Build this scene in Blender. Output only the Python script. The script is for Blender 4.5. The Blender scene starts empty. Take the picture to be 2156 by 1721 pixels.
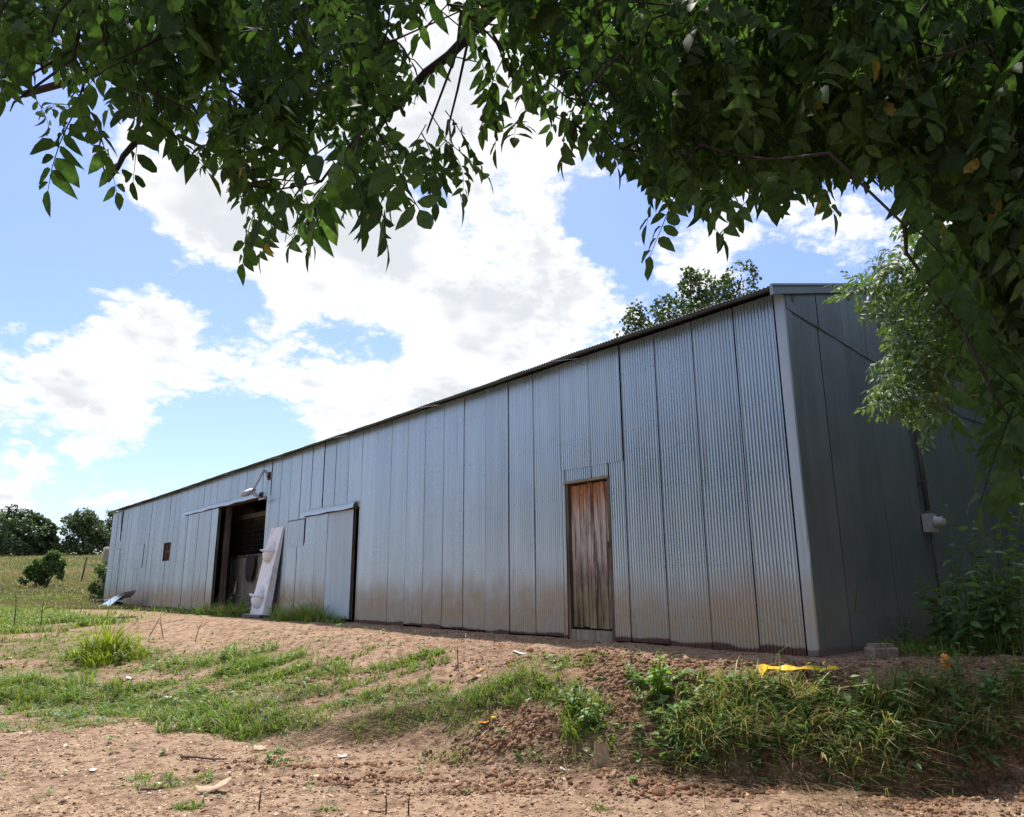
import bpy, math, random
import numpy as np
from math import radians, sin, cos, tan, pi, sqrt
from mathutils import Matrix, Vector

rng = np.random.default_rng(7)
random.seed(7)
SC = bpy.context.scene
COL = SC.collection

# ------------------------------------------------------------------ camera
CAMZ, PITCH, ROLL, HFOV = 0.74, radians(13.519), radians(-0.3996), radians(70)
cam_d = bpy.data.cameras.new('camera')
cam_d.sensor_width = 36
cam_d.lens = 18 / tan(HFOV / 2)
cam_d.clip_start, cam_d.clip_end = 0.05, 5000
cam = bpy.data.objects.new('camera', cam_d)
cam.matrix_world = (Matrix.Translation((0, 0, CAMZ)) @ Matrix.Rotation(pi / 2 + PITCH, 4, 'X')
                    @ Matrix.Rotation(ROLL, 4, 'Z'))
COL.objects.link(cam)
SC.camera = cam

# ------------------------------------------------------------------ light and exposure
SUN_EL, SUN_AZ = radians(66), radians(-14)          # azimuth from +Y towards +X
SUN_DIR = Vector((sin(SUN_AZ) * cos(SUN_EL), cos(SUN_AZ) * cos(SUN_EL), sin(SUN_EL)))
sl = bpy.data.lights.new('sun', 'SUN')
sl.energy, sl.angle, sl.color = 3.4, radians(2.0), (1, 0.95, 0.86)
so = bpy.data.objects.new('sun', sl)
so.rotation_euler = SUN_DIR.to_track_quat('Z', 'Y').to_euler()
COL.objects.link(so)
vs = SC.view_settings
vs.view_transform, vs.look, vs.gamma, vs.exposure = 'Standard', 'None', 1.0, 0.95
vs.use_curve_mapping = False
SC.cycles.max_bounces = 6
SC.cycles.diffuse_bounces = 3
SC.cycles.transparent_max_bounces = 4

# pixel helpers: pixels of a 2156 x 1721 view of the photograph
FPX, CX, CY = 1078 / tan(HFOV / 2), 1078.0, 860.6


def pray(px, py):
    u, v = px - CX, CY - py
    u, v = cos(ROLL) * u - sin(ROLL) * v, sin(ROLL) * u + cos(ROLL) * v
    r = np.array([u, FPX * cos(PITCH) - v * sin(PITCH), FPX * sin(PITCH) + v * cos(PITCH)])
    return r / np.linalg.norm(r)


# ------------------------------------------------------------------ node helper
class NG:
    def __init__(self, tree):
        self.t = tree
        tree.nodes.clear()

    def n(self, typ, ins=None, **props):
        nd = self.t.nodes.new(typ)
        for k, v in props.items():
            setattr(nd, k, v)
        for k, v in (ins or {}).items():
            s = nd.inputs[k]
            if isinstance(v, bpy.types.NodeSocket):
                self.t.links.new(v, s)
            elif isinstance(v, bpy.types.Node):
                self.t.links.new(v.outputs[0], s)
            else:
                s.default_value = v
        return nd

    def m(self, op, a, b=0.0, c=0.0, clamp=False):
        return self.n('ShaderNodeMath', {0: a, 1: b, 2: c}, operation=op, use_clamp=clamp).outputs[0]

    def vm(self, op, a, b=(0, 0, 0)):
        nd = self.n('ShaderNodeVectorMath', {0: a, 1: b}, operation=op)
        return nd.outputs['Value'] if op in ('DOT_PRODUCT', 'LENGTH') else nd.outputs[0]

    def noise(self, vec, scale, detail=4, rough=.55, dist=0.0, out=0):
        return self.n('ShaderNodeTexNoise', {'Vector': vec, 'Scale': scale, 'Detail': detail,
                                             'Roughness': rough, 'Distortion': dist}).outputs[out]

    def sstep(self, v, a, b, lo=0.0, hi=1.0):
        return self.n('ShaderNodeMapRange', {0: v, 1: a, 2: b, 3: lo, 4: hi},
                      interpolation_type='SMOOTHSTEP').outputs[0]

    def mix(self, f, a, b, blend='MIX'):
        nd = self.n('ShaderNodeMix', data_type='RGBA', blend_type=blend)
        for k, v in ((0, f), (6, a), (7, b)):
            if isinstance(v, bpy.types.NodeSocket):
                self.t.links.new(v, nd.inputs[k])
            else:
                nd.inputs[k].default_value = (*v, 1) if isinstance(v, tuple) and len(v) == 3 else v
        return nd.outputs[2]

    def scalevec(self, v, sc):
        return self.n('ShaderNodeMapping', {'Vector': v, 'Scale': sc}).outputs[0]

    def bump(self, h, strength=.5, dist=.02):
        return self.n('ShaderNodeBump', {'Height': h, 'Strength': strength, 'Distance': dist}).outputs[0]


MATS = {}


def material(name, fn):
    m = bpy.data.materials.new(name)
    m.use_nodes = True
    g = NG(m.node_tree)
    out = g.n('ShaderNodeOutputMaterial')
    sh = fn(g)
    g.t.links.new(sh.outputs[0] if isinstance(sh, bpy.types.Node) else sh, out.inputs[0])
    MATS[name] = m
    return m


def principled(g, col, rough=.8, metal=0.0, spec=.3, normal=None, **kw):
    ins = {'Base Color': col if not isinstance(col, tuple) else (*col[:3], 1), 'Roughness': rough,
           'Metallic': metal, 'Specular IOR Level': spec}
    if normal is not None:
        ins['Normal'] = normal
    ins.update(kw)
    return g.n('ShaderNodeBsdfPrincipled', ins)


# ------------------------------------------------------------------ sky
world = bpy.data.worlds.new('World')
SC.world = world
world.use_nodes = True
g = NG(world.node_tree)
wout = g.n('ShaderNodeOutputWorld')
sky = g.n('ShaderNodeTexSky', sky_type='NISHITA', sun_disc=False, sun_elevation=SUN_EL,
          sun_rotation=SUN_AZ, altitude=200.0, air_density=1.0, dust_density=1.2, ozone_density=1.5)
SKYCOL = g.mix(1.0, sky.outputs[0], (.88, .92, 1.19), 'MULTIPLY')
gen = g.n('ShaderNodeTexCoord').outputs['Generated']
sep = g.n('ShaderNodeSeparateXYZ', {0: gen})
dz = g.m('ADD', g.m('MAXIMUM', sep.outputs[2], 0.0), 0.34)
pl = g.n('ShaderNodeCombineXYZ', {0: g.m('DIVIDE', sep.outputs[0], dz), 1: g.m('DIVIDE', sep.outputs[1], dz), 2: 0.0}).outputs[0]


def noise2(vec, scale, detail, rough, typ='FBM'):
    return g.n('ShaderNodeTexNoise', {'Vector': vec, 'Scale': scale, 'Detail': detail, 'Roughness': rough},
               noise_dimensions='2D', noise_type=typ, normalize=True).outputs[0]


n1 = noise2(pl, 3.1, 8.0, .60)
n3 = noise2(pl, 13.0, 4.0, .62)
cover = g.m('MULTIPLY', g.m('SUBTRACT', n1, .5), 1.35)
puff = g.m('ABSOLUTE', g.m('SUBTRACT', n3, .5))
cover = g.m('ADD', cover, g.m('MULTIPLY_ADD', puff, .80, .015))
# clear gaps (negative) and cloud banks (positive): direction, angular size in degrees, weight
BLOBS = [(150, 470, 5.5, -.50), (40, 580, 3.0, -.22), (300, 540, 3.0, -.25), (20, 360, 4, -.26), (330, 400, 4.5, .30), (450, 470, 4.5, .28), (270, 300, 4, .22),
         (450, 600, 2.2, -.33), (520, 625, 1.6, -.22), (690, 690, 1.6, -.15), (815, 745, 1.5, -.30), (760, 715, 1.5, -.12),
         (470, 880, 2.4, -.33), (560, 900, 2.6, -.36), (420, 950, 3.0, -.34), (380, 1010, 3, -.22), (600, 960, 2.2, -.2),
         (150, 895, 1.8, -.22), (60, 870, 1.7, -.16), (110, 640, 2.2, -.20), (1245, 455, 2.3, -.33), (1310, 540, 2.0, -.24),
         (900, 405, 1.8, -.28), (1060, 400, 1.8, -.18), (1370, 590, 1.8, -.20), (1610, 540, 1.4, -.18), (1690, 590, 2.4, -.24),
         (60, 1020, 3, -.12), (200, 1040, 2.4, -.12),
         (560, 760, 6, .18), (1000, 650, 9, .24), (280, 720, 4.0, .2), (180, 820, 4, .18), (700, 480, 6, .2),
         (1150, 560, 5, .16), (1500, 520, 3.5, .14), (1750, 500, 3.0, .18), (120, 960, 3.2, .17), (250, 960, 2.2, .10),
         (1100, 280, 6, .14), (380, 640, 2.4, .16), (20, 680, 2.2, .14), (760, 830, 4, .14), (170, 1090, 1.6, .16), (20, 1070, 1.3, .12)]
for (bx, by, sg, w) in BLOBS:
    c = pray(bx, by)
    k = 1 / (1 - cos(radians(sg)))
    dt = g.vm('DOT_PRODUCT', gen, tuple(c))
    e = g.m('EXPONENT', g.m('MULTIPLY', g.m('SUBTRACT', dt, 1.0), k))
    cover = g.m('MULTIPLY_ADD', e, w, cover)
cmask = g.sstep(cover, -.02, 0.20)
core = g.sstep(cover, .10, .46)
shn = noise2(g.vm('ADD', pl, (.05, .11, 0)), 4.6, 3.0, .55)
shade = g.m('MULTIPLY', core, g.sstep(shn, .36, .58))
CLOUDCOL = g.mix(shade, (5.7, 5.72, 5.8), (4.1, 4.3, 4.55))
bgc = g.mix(cmask, SKYCOL, CLOUDCOL)
bg = g.n('ShaderNodeBackground', {'Color': bgc, 'Strength': 0.10})
g.t.links.new(bg.outputs[0], wout.inputs[0])


# ------------------------------------------------------------------ mesh helpers
def link(o, parent=None):
    COL.objects.link(o)
    if parent is not None:
        o.parent = parent
    return o


class MB:
    def __init__(self):
        self.v, self.f, self.nv = [], [], 0

    def add(self, verts, faces):
        self.v.extend([tuple(p) for p in verts])
        self.f.extend([tuple(i + self.nv for i in f) for f in faces])
        self.nv += len(verts)
        return self

    def box(self, x0, x1, y0, y1, z0, z1, M=None):
        vs_ = [(x, y, z) for z in (z0, z1) for y in (y0, y1) for x in (x0, x1)]
        if M is not None:
            vs_ = [tuple(M @ Vector(p)) for p in vs_]
        return self.add(vs_, [(0, 2, 3, 1), (4, 5, 7, 6), (0, 1, 5, 4), (2, 6, 7, 3), (0, 4, 6, 2), (1, 3, 7, 5)])

    def tube(self, pts, rad, n=7, cap=True):
        pts = [Vector(p) for p in pts]
        if not hasattr(rad, '__len__'):
            rad = [rad] * len(pts)
        base = []
        prev = None
        for i, p in enumerate(pts):
            t = (pts[min(i + 1, len(pts) - 1)] - pts[max(i - 1, 0)]).normalized()
            a = prev if prev is not None else (Vector((0, 0, 1)) if abs(t.z) < .9 else Vector((1, 0, 0)))
            a = (a - t * a.dot(t)).normalized()
            prev = a
            b = t.cross(a)
            base += [p + (a * cos(2 * pi * k / n) + b * sin(2 * pi * k / n)) * rad[i] for k in range(n)]
        fs = []
        for i in range(len(pts) - 1):
            for k in range(n):
                k2 = (k + 1) % n
                fs.append((i * n + k, i * n + k2, (i + 1) * n + k2, (i + 1) * n + k))
        if cap:
            fs.append(tuple(reversed(range(n))))
            fs.append(tuple(range((len(pts) - 1) * n, len(pts) * n)))
        return self.add(base, fs)

    def build(self, name, mat, parent=None, smooth=False):
        me = bpy.data.meshes.new(name)
        me.from_pydata(self.v, [], self.f)
        return finish(name, me, mat, parent, smooth)


def finish(name, me, mat, parent=None, smooth=False):
    me.materials.append(MATS[mat] if isinstance(mat, str) else mat)
    if smooth:
        me.polygons.foreach_set('use_smooth', [True] * len(me.polygons))
    me.update()
    return link(bpy.data.objects.new(name, me), parent)


def np_mesh(name, V, F, tint=None, smooth=False):
    """V (n,3), F list of (k,m) int arrays of equal-size polygons; tint per vertex float"""
    me = bpy.data.meshes.new(name)
    V = np.asarray(V, dtype=np.float32)
    loops = np.concatenate([f.ravel() for f in F]).astype(np.int32)
    tot = np.concatenate([np.full(len(f), f.shape[1]) for f in F]).astype(np.int32)
    start = np.concatenate([[0], np.cumsum(tot)[:-1]]).astype(np.int32)
    me.vertices.add(len(V))
    me.vertices.foreach_set('co', V.ravel())
    me.loops.add(len(loops))
    me.loops.foreach_set('vertex_index', loops)
    me.polygons.add(len(tot))
    me.polygons.foreach_set('loop_start', start)
    me.polygons.foreach_set('loop_total', tot)
    if smooth:
        me.polygons.foreach_set('use_smooth', np.ones(len(tot), dtype=bool))
    if tint is not None:
        a = me.attributes.new('tint', 'FLOAT', 'POINT')
        a.data.foreach_set('value', np.asarray(tint, dtype=np.float32))
    me.update()
    me.validate()
    return me


def empty(name, loc=(0, 0, 0), rz=0.0):
    o = bpy.data.objects.new(name, None)
    o.location = loc
    o.rotation_euler = (0, 0, rz)
    return link(o)


def tag(o, label=None, cat=None, group=None, kind=None):
    for k, v in (('label', label), ('category', cat), ('group', group), ('kind', kind)):
        if v:
            o[k] = v
    return o


# ------------------------------------------------------------------ numpy noise
def _h(ix, iy, seed):
    h = (ix.astype(np.int64) * 374761393 + iy.astype(np.int64) * 668265263 + seed * 974711) & 0xffffffff
    h = ((h ^ (h >> 13)) * 1274126177) & 0xffffffff
    return ((h ^ (h >> 16)) & 0xffff) / 65535.0


def vnoise(x, y, seed=0):
    x, y = np.asarray(x, float), np.asarray(y, float)
    ix, iy = np.floor(x), np.floor(y)
    fx, fy = x - ix, y - iy
    fx, fy = fx * fx * (3 - 2 * fx), fy * fy * (3 - 2 * fy)
    a, b = _h(ix, iy, seed), _h(ix + 1, iy, seed)
    c, d_ = _h(ix, iy + 1, seed), _h(ix + 1, iy + 1, seed)
    return (a * (1 - fx) + b * fx) * (1 - fy) + (c * (1 - fx) + d_ * fx) * fy


def fbm(x, y, sc, oct_=4, seed=0, gain=.5):
    t, a, n = 0, 1, 0
    for i in range(oct_):
        t = t + a * vnoise(np.asarray(x) * sc + 17.3 * i, np.asarray(y) * sc - 9.1 * i, seed + i)
        n += a
        a *= gain
        sc *= 2.03
    return t / n - .5


def smooth(x, a, b):
    t = np.clip((x - a) / (b - a), 0, 1)
    return t * t * (3 - 2 * t)


# ------------------------------------------------------------------ barn frame of reference
WA = radians(39.856)
BC = np.array([3.124, 7.866, 0.0])
BD = np.array([-sin(WA), cos(WA), 0.0])      # along the long wall, away to the left
BN = np.array([-cos(WA), -sin(WA), 0.0])     # out of the long wall
BL, BH, BW, PITCHR = 32.97, 4.0, 14.0, 0.27


def wpt(s, q, z):
    return BC + BD * s + BN * q + np.array([0, 0, z])


def sq(x, y):
    dx, dy = x - BC[0], y - BC[1]
    return dx * BD[0] + dy * BD[1], dx * BN[0] + dy * BN[1]


def wall_hit(px, py, q=0.0):
    r = pray(px, py)
    o = np.array([0, 0, CAMZ])
    t = ((BC + BN * q - o) @ BN) / (r @ BN)
    X = o + r * t - BC
    return X @ BD, X[2]


def cross_hit(px, py, s):
    r = pray(px, py)
    o = np.array([0, 0, CAMZ])
    t = ((BC + BD * s - o) @ BD) / (r @ BD)
    X = o + r * t - BC
    return X @ BN, X[2]


# ------------------------------------------------------------------ terrain
TX = [-60, -20, -6.5, -5, -2.8, -1.2, 0, 1.2, 2.15, 3.0, 4.1, 8, 40]
TY = [16, 12, 9.95, 9.9, 8.1, 7.2, 6.5, 6.25, 5.9, 5.75, 6.2, 6.6, 7]
WX = [-60, -8, -5, -2.8, 0, 1.2, 2.2, 4, 40]
WW = [14, 8, 6, 4.6, 3.2, 2.1, 1.5, 1.2, 1.2]


def terrain(x, y, fine=True):
    x, y = np.asarray(x, float), np.asarray(y, float)
    toe = np.interp(x, TX, TY) + .35 * fbm(x, y * 0, .8, 2, 5)
    w = np.interp(x, WX, WW)
    t = np.clip((y - toe) / w, 0, 1)
    e = np.interp(x, [-5, 0, 2], [1.2, 1.7, 1.9])
    gq = 1 - (1 - t) ** e
    gq = gq * smooth(t, -.0, .12)
    z = -.8 * (1 - gq)
    bank = smooth(y - toe, -.35, .2) * (1 - smooth(y - toe, .75 * w, 1.15 * w))
    right = smooth(x, -1.5, 1.5)
    s, q = sq(x, y)
    near = smooth(q, -.4, .5) + (s < -.3)
    near = np.clip(near, 0, 1)
    z = z + .20 * bank * fbm(x, y, 1.1, 4, 11) * (.6 + right * .9)
    z = z + .05 * fbm(x, y, .45, 3, 21) * near
    # small spill of crumbled soil at the toe on the right
    z = z + .16 * right * np.exp(-((y - toe + .35) / .28) ** 2) * (fbm(x, y, 2.2, 3, 33) + .28)
    rise = .062 * np.clip(y - 27, 0, 88) * smooth(y, 24, 40)
    z = z + rise + .9 * fbm(x, y, .03, 2, 44) * smooth(y, 40, 90)
    if fine:
        r = np.hypot(x, y)
        fade = 1 - smooth(r, 18, 45)
        z = z + fade * (.05 + .045 * bank * (.7 + .5 * right)) * fbm(x, y, 5.5, 4, 55, .62) * np.clip(near + .3, 0, 1)
        z = z + fade * .03 * fbm(x, y, 2.4, 3, 58) * near * smooth(np.abs(q - 2), .0, 1)
        rut = np.abs((y - 6.0) + .16 * x - .25 + .12 * fbm(x, y, 1.3, 2, 66))
        z = z + fade * .035 * np.exp(-(rut / .07) ** 2) * (x < 1.0) * (x > -2.6) * (fbm(x, y, 7, 3, 67) + .55)
        z = z - fade * .02 * np.exp(-((rut - .2) / .12) ** 2) * (x < 1.2)
        # wheel marks running along the wall on the terrace
        z = z + .011 * fade * np.sin(q * 7 + 2.5 * fbm(x, y, .7, 2, 71)) * smooth(q, .6, 1.4) * (1 - smooth(q, 3, 4.5)) * smooth(s, 0, 2)
    return z


def tz(x, y):
    return float(terrain(np.array([x]), np.array([y]))[0])


_T = 2.5 * (200 / 2.5) ** np.linspace(0, 1, 2500)


def gp(px, py):
    """point of the ground seen at a pixel"""
    r = pray(px, py)
    P = np.array([0, 0, CAMZ]) + r[None] * _T[:, None]
    below = P[:, 2] < terrain(P[:, 0], P[:, 1])
    i = int(np.argmax(below)) if below.any() else len(_T) - 1
    p = P[i]
    return np.array([p[0], p[1], tz(p[0], p[1])])


def at(px, py, dist):
    return np.array([0, 0, CAMZ]) + pray(px, py) * dist


def axis(parts):
    out = [parts[0][0]]
    for a, b, s0, s1 in parts:
        x = a
        st = s0
        n = max(2, int(2 * (b - a) / (s0 + s1)))
        k = np.linspace(0, 1, n + 1)[1:]
        # spacing changes smoothly from s0 to s1
        cum = s0 * k + (s1 - s0) * k * k / 2
        out += list(a + (b - a) * cum / cum[-1])
    return np.array(out)


GX = axis([(-900, -60, 160, 8), (-60, -12, 6, .5), (-12, -4.6, .4, .06), (-4.6, 5.2, .042, .042), (5.2, 12, .06, .6), (12, 60, .8, 8), (60, 900, 10, 160)])
GY = axis([(-300, -10, 60, 3), (-10, 4.6, 2, .06), (4.6, 10.5, .034, .05), (10.5, 22, .06, .2), (22, 60, .25, 2), (60, 130, 2, 5), (130, 1500, 6, 250)])
gx, gy = np.meshgrid(GX, GY)
gz = terrain(gx, gy)
nx, ny = len(GX), len(GY)
V = np.stack([gx.ravel(), gy.ravel(), gz.ravel()], 1)
ii = (np.arange(ny - 1)[:, None] * nx + np.arange(nx - 1)[None]).ravel()
F = np.stack([ii, ii + 1, ii + 1 + nx, ii + nx], 1)


# ground cover amount (also drives the blades), 0..1
PATCH = []      # (x, y, rx, ry, amount, height)


def patch(px, py, rx, ry, amt, h, ang=0.0):
    p = gp(px, py)
    PATCH.append((p[0], p[1], rx, ry, amt, h, ang))


for a in [(30, 1450, 1.5, .8, 1.0, .20), (110, 1475, .9, .6, .9, .15), (230, 1495, 1.3, .55, .95, .08), (330, 1500, .9, .4, .8, .08), (60, 1525, 1.2, .4, .45, .06),
          (20, 1300, 3.5, 4.5, .9, .12), (110, 1290, 2.4, 2.0, .6, .10), (60, 1250, 8, 5, .8, .2), (-250, 1300, 9, 6, .9, .2),
          (60, 1365, 2.0, .9, .55, .07), (200, 1372, 1.4, .6, .55, .08), (300, 1390, 1.2, .5, .5, .09), (160, 1420, 1.4, .45, .25, .07),
          (470, 1392, .8, .45, .85, .16), (540, 1405, .6, .4, .8, .17), (420, 1380, .8, .4, .5, .1), (610, 1418, .5, .25, .8, .13), (640, 1395, .6, .25, .4, .08),
          (400, 1440, 1.8, .5, .40, .07), (560, 1440, .8, .3, .5, .09), (500, 1470, 1.2, .3, .35, .08),
          (400, 1510, .6, .3, .75, .13), (460, 1530, .55, .3, .9, .16), (540, 1535, .45, .28, .9, .17), (590, 1500, .4, .25, .4, .1),
          (680, 1420, .5, .25, .6, .1), (760, 1415, .5, .25, .6, .1), (840, 1400, .5, .25, .65, .13), (900, 1398, .4, .2, .5, .1), (720, 1490, .5, .25, .5, .1),
          (640, 1460, .6, .25, .6, .1), (700, 1452, .6, .25, .55, .1), (600, 1475, .5, .25, .6, .11), (800, 1470, .5, .25, .55, .1), (880, 1462, .5, .22, .6, .12), (930, 1500, .4, .22, .6, .12), (1000, 1515, .35, .15, .5, .1), (780, 1515, .5, .2, .6, .1),
          (650, 1520, .4, .2, .6, .1), (300, 1450, 1.0, .4, .5, .1), (480, 1430, .9, .3, .55, .1), (360, 1415, .8, .3, .5, .1), (700, 1390, .5, .2, .3, .08), (960, 1480, .35, .25, .7, .16), (1040, 1460, .5, .28, .85, .2), (1110, 1470, .4, .25, .85, .18), (1170, 1470, .4, .25, .6, .15), (1230, 1500, .32, .25, .95, .2),
          (1225, 1550, .25, .2, .8, .14), (1120, 1590, .2, .12, .5, .1), (870, 1530, .4, .2, .6, .1), (1000, 1560, .5, .2, .3, .06),
          (320, 1655, .28, .14, .5, .05), (400, 1650, .25, .12, .5, .06), (290, 1640, .12, .08, .9, .09), (350, 1640, .1, .08, .9, .09), (575, 1588, .12, .07, .7, .05),
          (1275, 1705, .10, .07, .9, .09), (390, 1700, .12, .08, .8, .08), (600, 1610, .12, .08, .6, .05), (85, 1680, .1, .07, .6, .05), (690, 1705, .1, .07, .6, .07)]:
    patch(*a)
# grass at the foot of the wall, in front of the sliding doors
for (s0, q0, rx, ry, am, h) in [(17.2, .75, 1.9, .55, 1.0, .34), (15.4, .6, .7, .4, 1.0, .36), (11.3, .5, 1.2, .33, 1.0, .34), (19.2, .45, .7, .2, .6, .12), (10.2, .4, .5, .22, .8, .2),
                             (12.6, .6, .4, .2, .5, .12), (7.5, .3, .4, .1, .3, .07), (31.5, .5, 1.2, .3, .4, .1)]:
    p = wpt(s0, q0, 0)
    PATCH.append((p[0], p[1], rx, ry, am, h, math.atan2(BD[1], BD[0])))
# strip beside the gable
for (x, y, rx, ry, am, h) in [(4.6, 8.2, .7, .35, 1.0, .14), (5.6, 8.4, 1.1, .7, 1.0, .18), (6.6, 9.4, 1.6, 1.6, 1.0, .25), (5.0, 9.0, .6, .6, .7, .15), (8, 8.5, 2, 2, 1, .25), (6.9, 7.6, 1, .5, .7, .2)]:
    PATCH.append((x, y, rx, ry, am, h, 0))


def cover_at(x, y):
    x, y = np.asarray(x, float), np.asarray(y, float)
    amt = np.zeros_like(x)
    hh = np.full_like(x, .06)
    brk = fbm(x, y, 2.6, 3, 91)
    for (cx, cy, rx, ry, am, h, an) in PATCH:
        dx, dy = x - cx, y - cy
        if an:
            dx, dy = dx * cos(an) + dy * sin(an), -dx * sin(an) + dy * cos(an)
        r = np.sqrt((dx / rx) ** 2 + (dy / ry) ** 2)
        e = am * (1 - smooth(r + brk * 1.2, .55, 1.15))
        up = e > amt
        amt = np.where(up, e, amt)
        hh = np.where(up, h, hh)
    # bank on the right: dense rough growth
    toe = np.interp(x, TX, TY)
    w = np.interp(x, WX, WW)
    bk = smooth(y - toe, .05, .35) * (1 - smooth(y - toe, .42 * w, .74 * w)) * smooth(x, .95, 1.4)
    bk = bk * smooth(fbm(x, y, 1.4, 3, 101), -.38, -.08)
    up = bk > amt
    amt, hh = np.where(up, bk, amt), np.where(up, .25, hh)
    mid = smooth(y - toe, .0, .4) * (1 - smooth(y - toe, .5 * w, .95 * w)) * smooth(fbm(x, y, 1.7, 3, 111), .0, .16) * .55 * (x < 1.3)
    up = mid > amt
    amt, hh = np.where(up, mid, amt), np.where(up, .08, hh)
    # pasture on the left beyond the yard
    s, q = sq(x, y)
    fld = smooth(y + .35 * x, 9, 14) * smooth(q + 2.2 * fbm(x, y, .35, 2, 122), 4.6, 7.2) * (x < -4) + smooth(s, 32.5, 35)
    fld = np.clip(fld, 0, 1) * (.75 + .5 * fbm(x, y, .6, 3, 121))
    up = fld > amt
    amt, hh = np.where(up, fld, amt), np.where(up, .12, hh)
    bare = smooth(q, .9, 1.15) * (1 - smooth(q + 1.4 * fbm(x, y, .5, 2, 123), 2.9, 3.9)) * smooth(s, 8.5, 10.5) * (1 - smooth(s, 30, 32))
    amt = amt * (1 - .93 * bare)
    inside = (q < -.02) & (q > -BW) & (s > 0) & (s < BL)
    return np.where(inside, 0, np.clip(amt, 0, 1)), hh


cov, _ = cover_at(V[:, 0], V[:, 1])
toeV = np.interp(V[:, 0], TX, TY)
wV = np.interp(V[:, 0], WX, WW)
turned = smooth(V[:, 1] - toeV, -.55, -.1) * (1 - smooth(V[:, 1] - toeV, .8 * wV, 1.1 * wV)) * smooth(V[:, 0], -1.8, .6)
turned = np.maximum(turned, .9 * np.exp(-((V[:, 0] - .95) / .75) ** 2 - ((V[:, 1] - 7.9) / .45) ** 2))
field = smooth(V[:, 1], 34, 62)


def ground_mat(g):
    pos = g.n('ShaderNodeNewGeometry').outputs['Position']
    at_ = lambda nm: g.n('ShaderNodeAttribute', attribute_name=nm).outputs['Fac']
    big = g.noise(pos, 1.3, 5, .6)
    mid_ = g.noise(pos, 9, 5, .65)
    fine = g.noise(pos, 55, 4, .7)
    col = g.mix(g.sstep(big, .35, .68), (.41, .285, .19), (.315, .21, .137))
    col = g.mix(g.sstep(mid_, .44, .64), col, (.19, .112, .072))
    col = g.mix(g.m('MULTIPLY', g.sstep(fine, .56, .72), .55), col, (.50, .36, .25))
    fresh = g.mix(g.sstep(mid_, .38, .62), (.34, .22, .145), (.17, .105, .07))
    fresh = g.mix(g.m('MULTIPLY', g.sstep(big, .50, .64), .5), fresh, (.29, .145, .08))
    col = g.mix(g.m('MULTIPLY', at_('turned'), g.sstep(g.noise(pos, 3.5, 4), .30, .52)), col, fresh)
    grass = g.mix(g.sstep(g.noise(pos, 14, 4), .4, .62), (.075, .085, .028), (.13, .15, .04))
    col = g.mix(g.m('MULTIPLY', at_('cover'), .85), col, grass)
    fl = g.mix(g.sstep(g.noise(g.scalevec(pos, (.25, .6, 1)), 1.0, 5), .36, .62), (.33, .28, .145), (.17, .21, .085))
    col = g.mix(at_('field'), col, fl)
    sp_ = g.noise(pos, 24, 4, .7)
    col = g.mix(g.m('MULTIPLY', g.sstep(sp_, .58, .70), .6), col, (.12, .072, .048))
    h = g.m('ADD', g.m('ADD', g.m('MULTIPLY', mid_, .6), g.m('MULTIPLY', fine, .3)), g.m('MULTIPLY', sp_, .5))
    return principled(g, col, .95, spec=.12, normal=g.bump(h, 1.0, .05))


material('soil', ground_mat)
me = np_mesh('ground', V, [F], smooth=True)
for nm, arr in (('cover', cov), ('turned', turned), ('field', field)):
    a = me.attributes.new(nm, 'FLOAT', 'POINT')
    a.data.foreach_set('value', arr.astype(np.float32))
tag(finish('ground', me, 'soil'), kind='structure')


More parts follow.
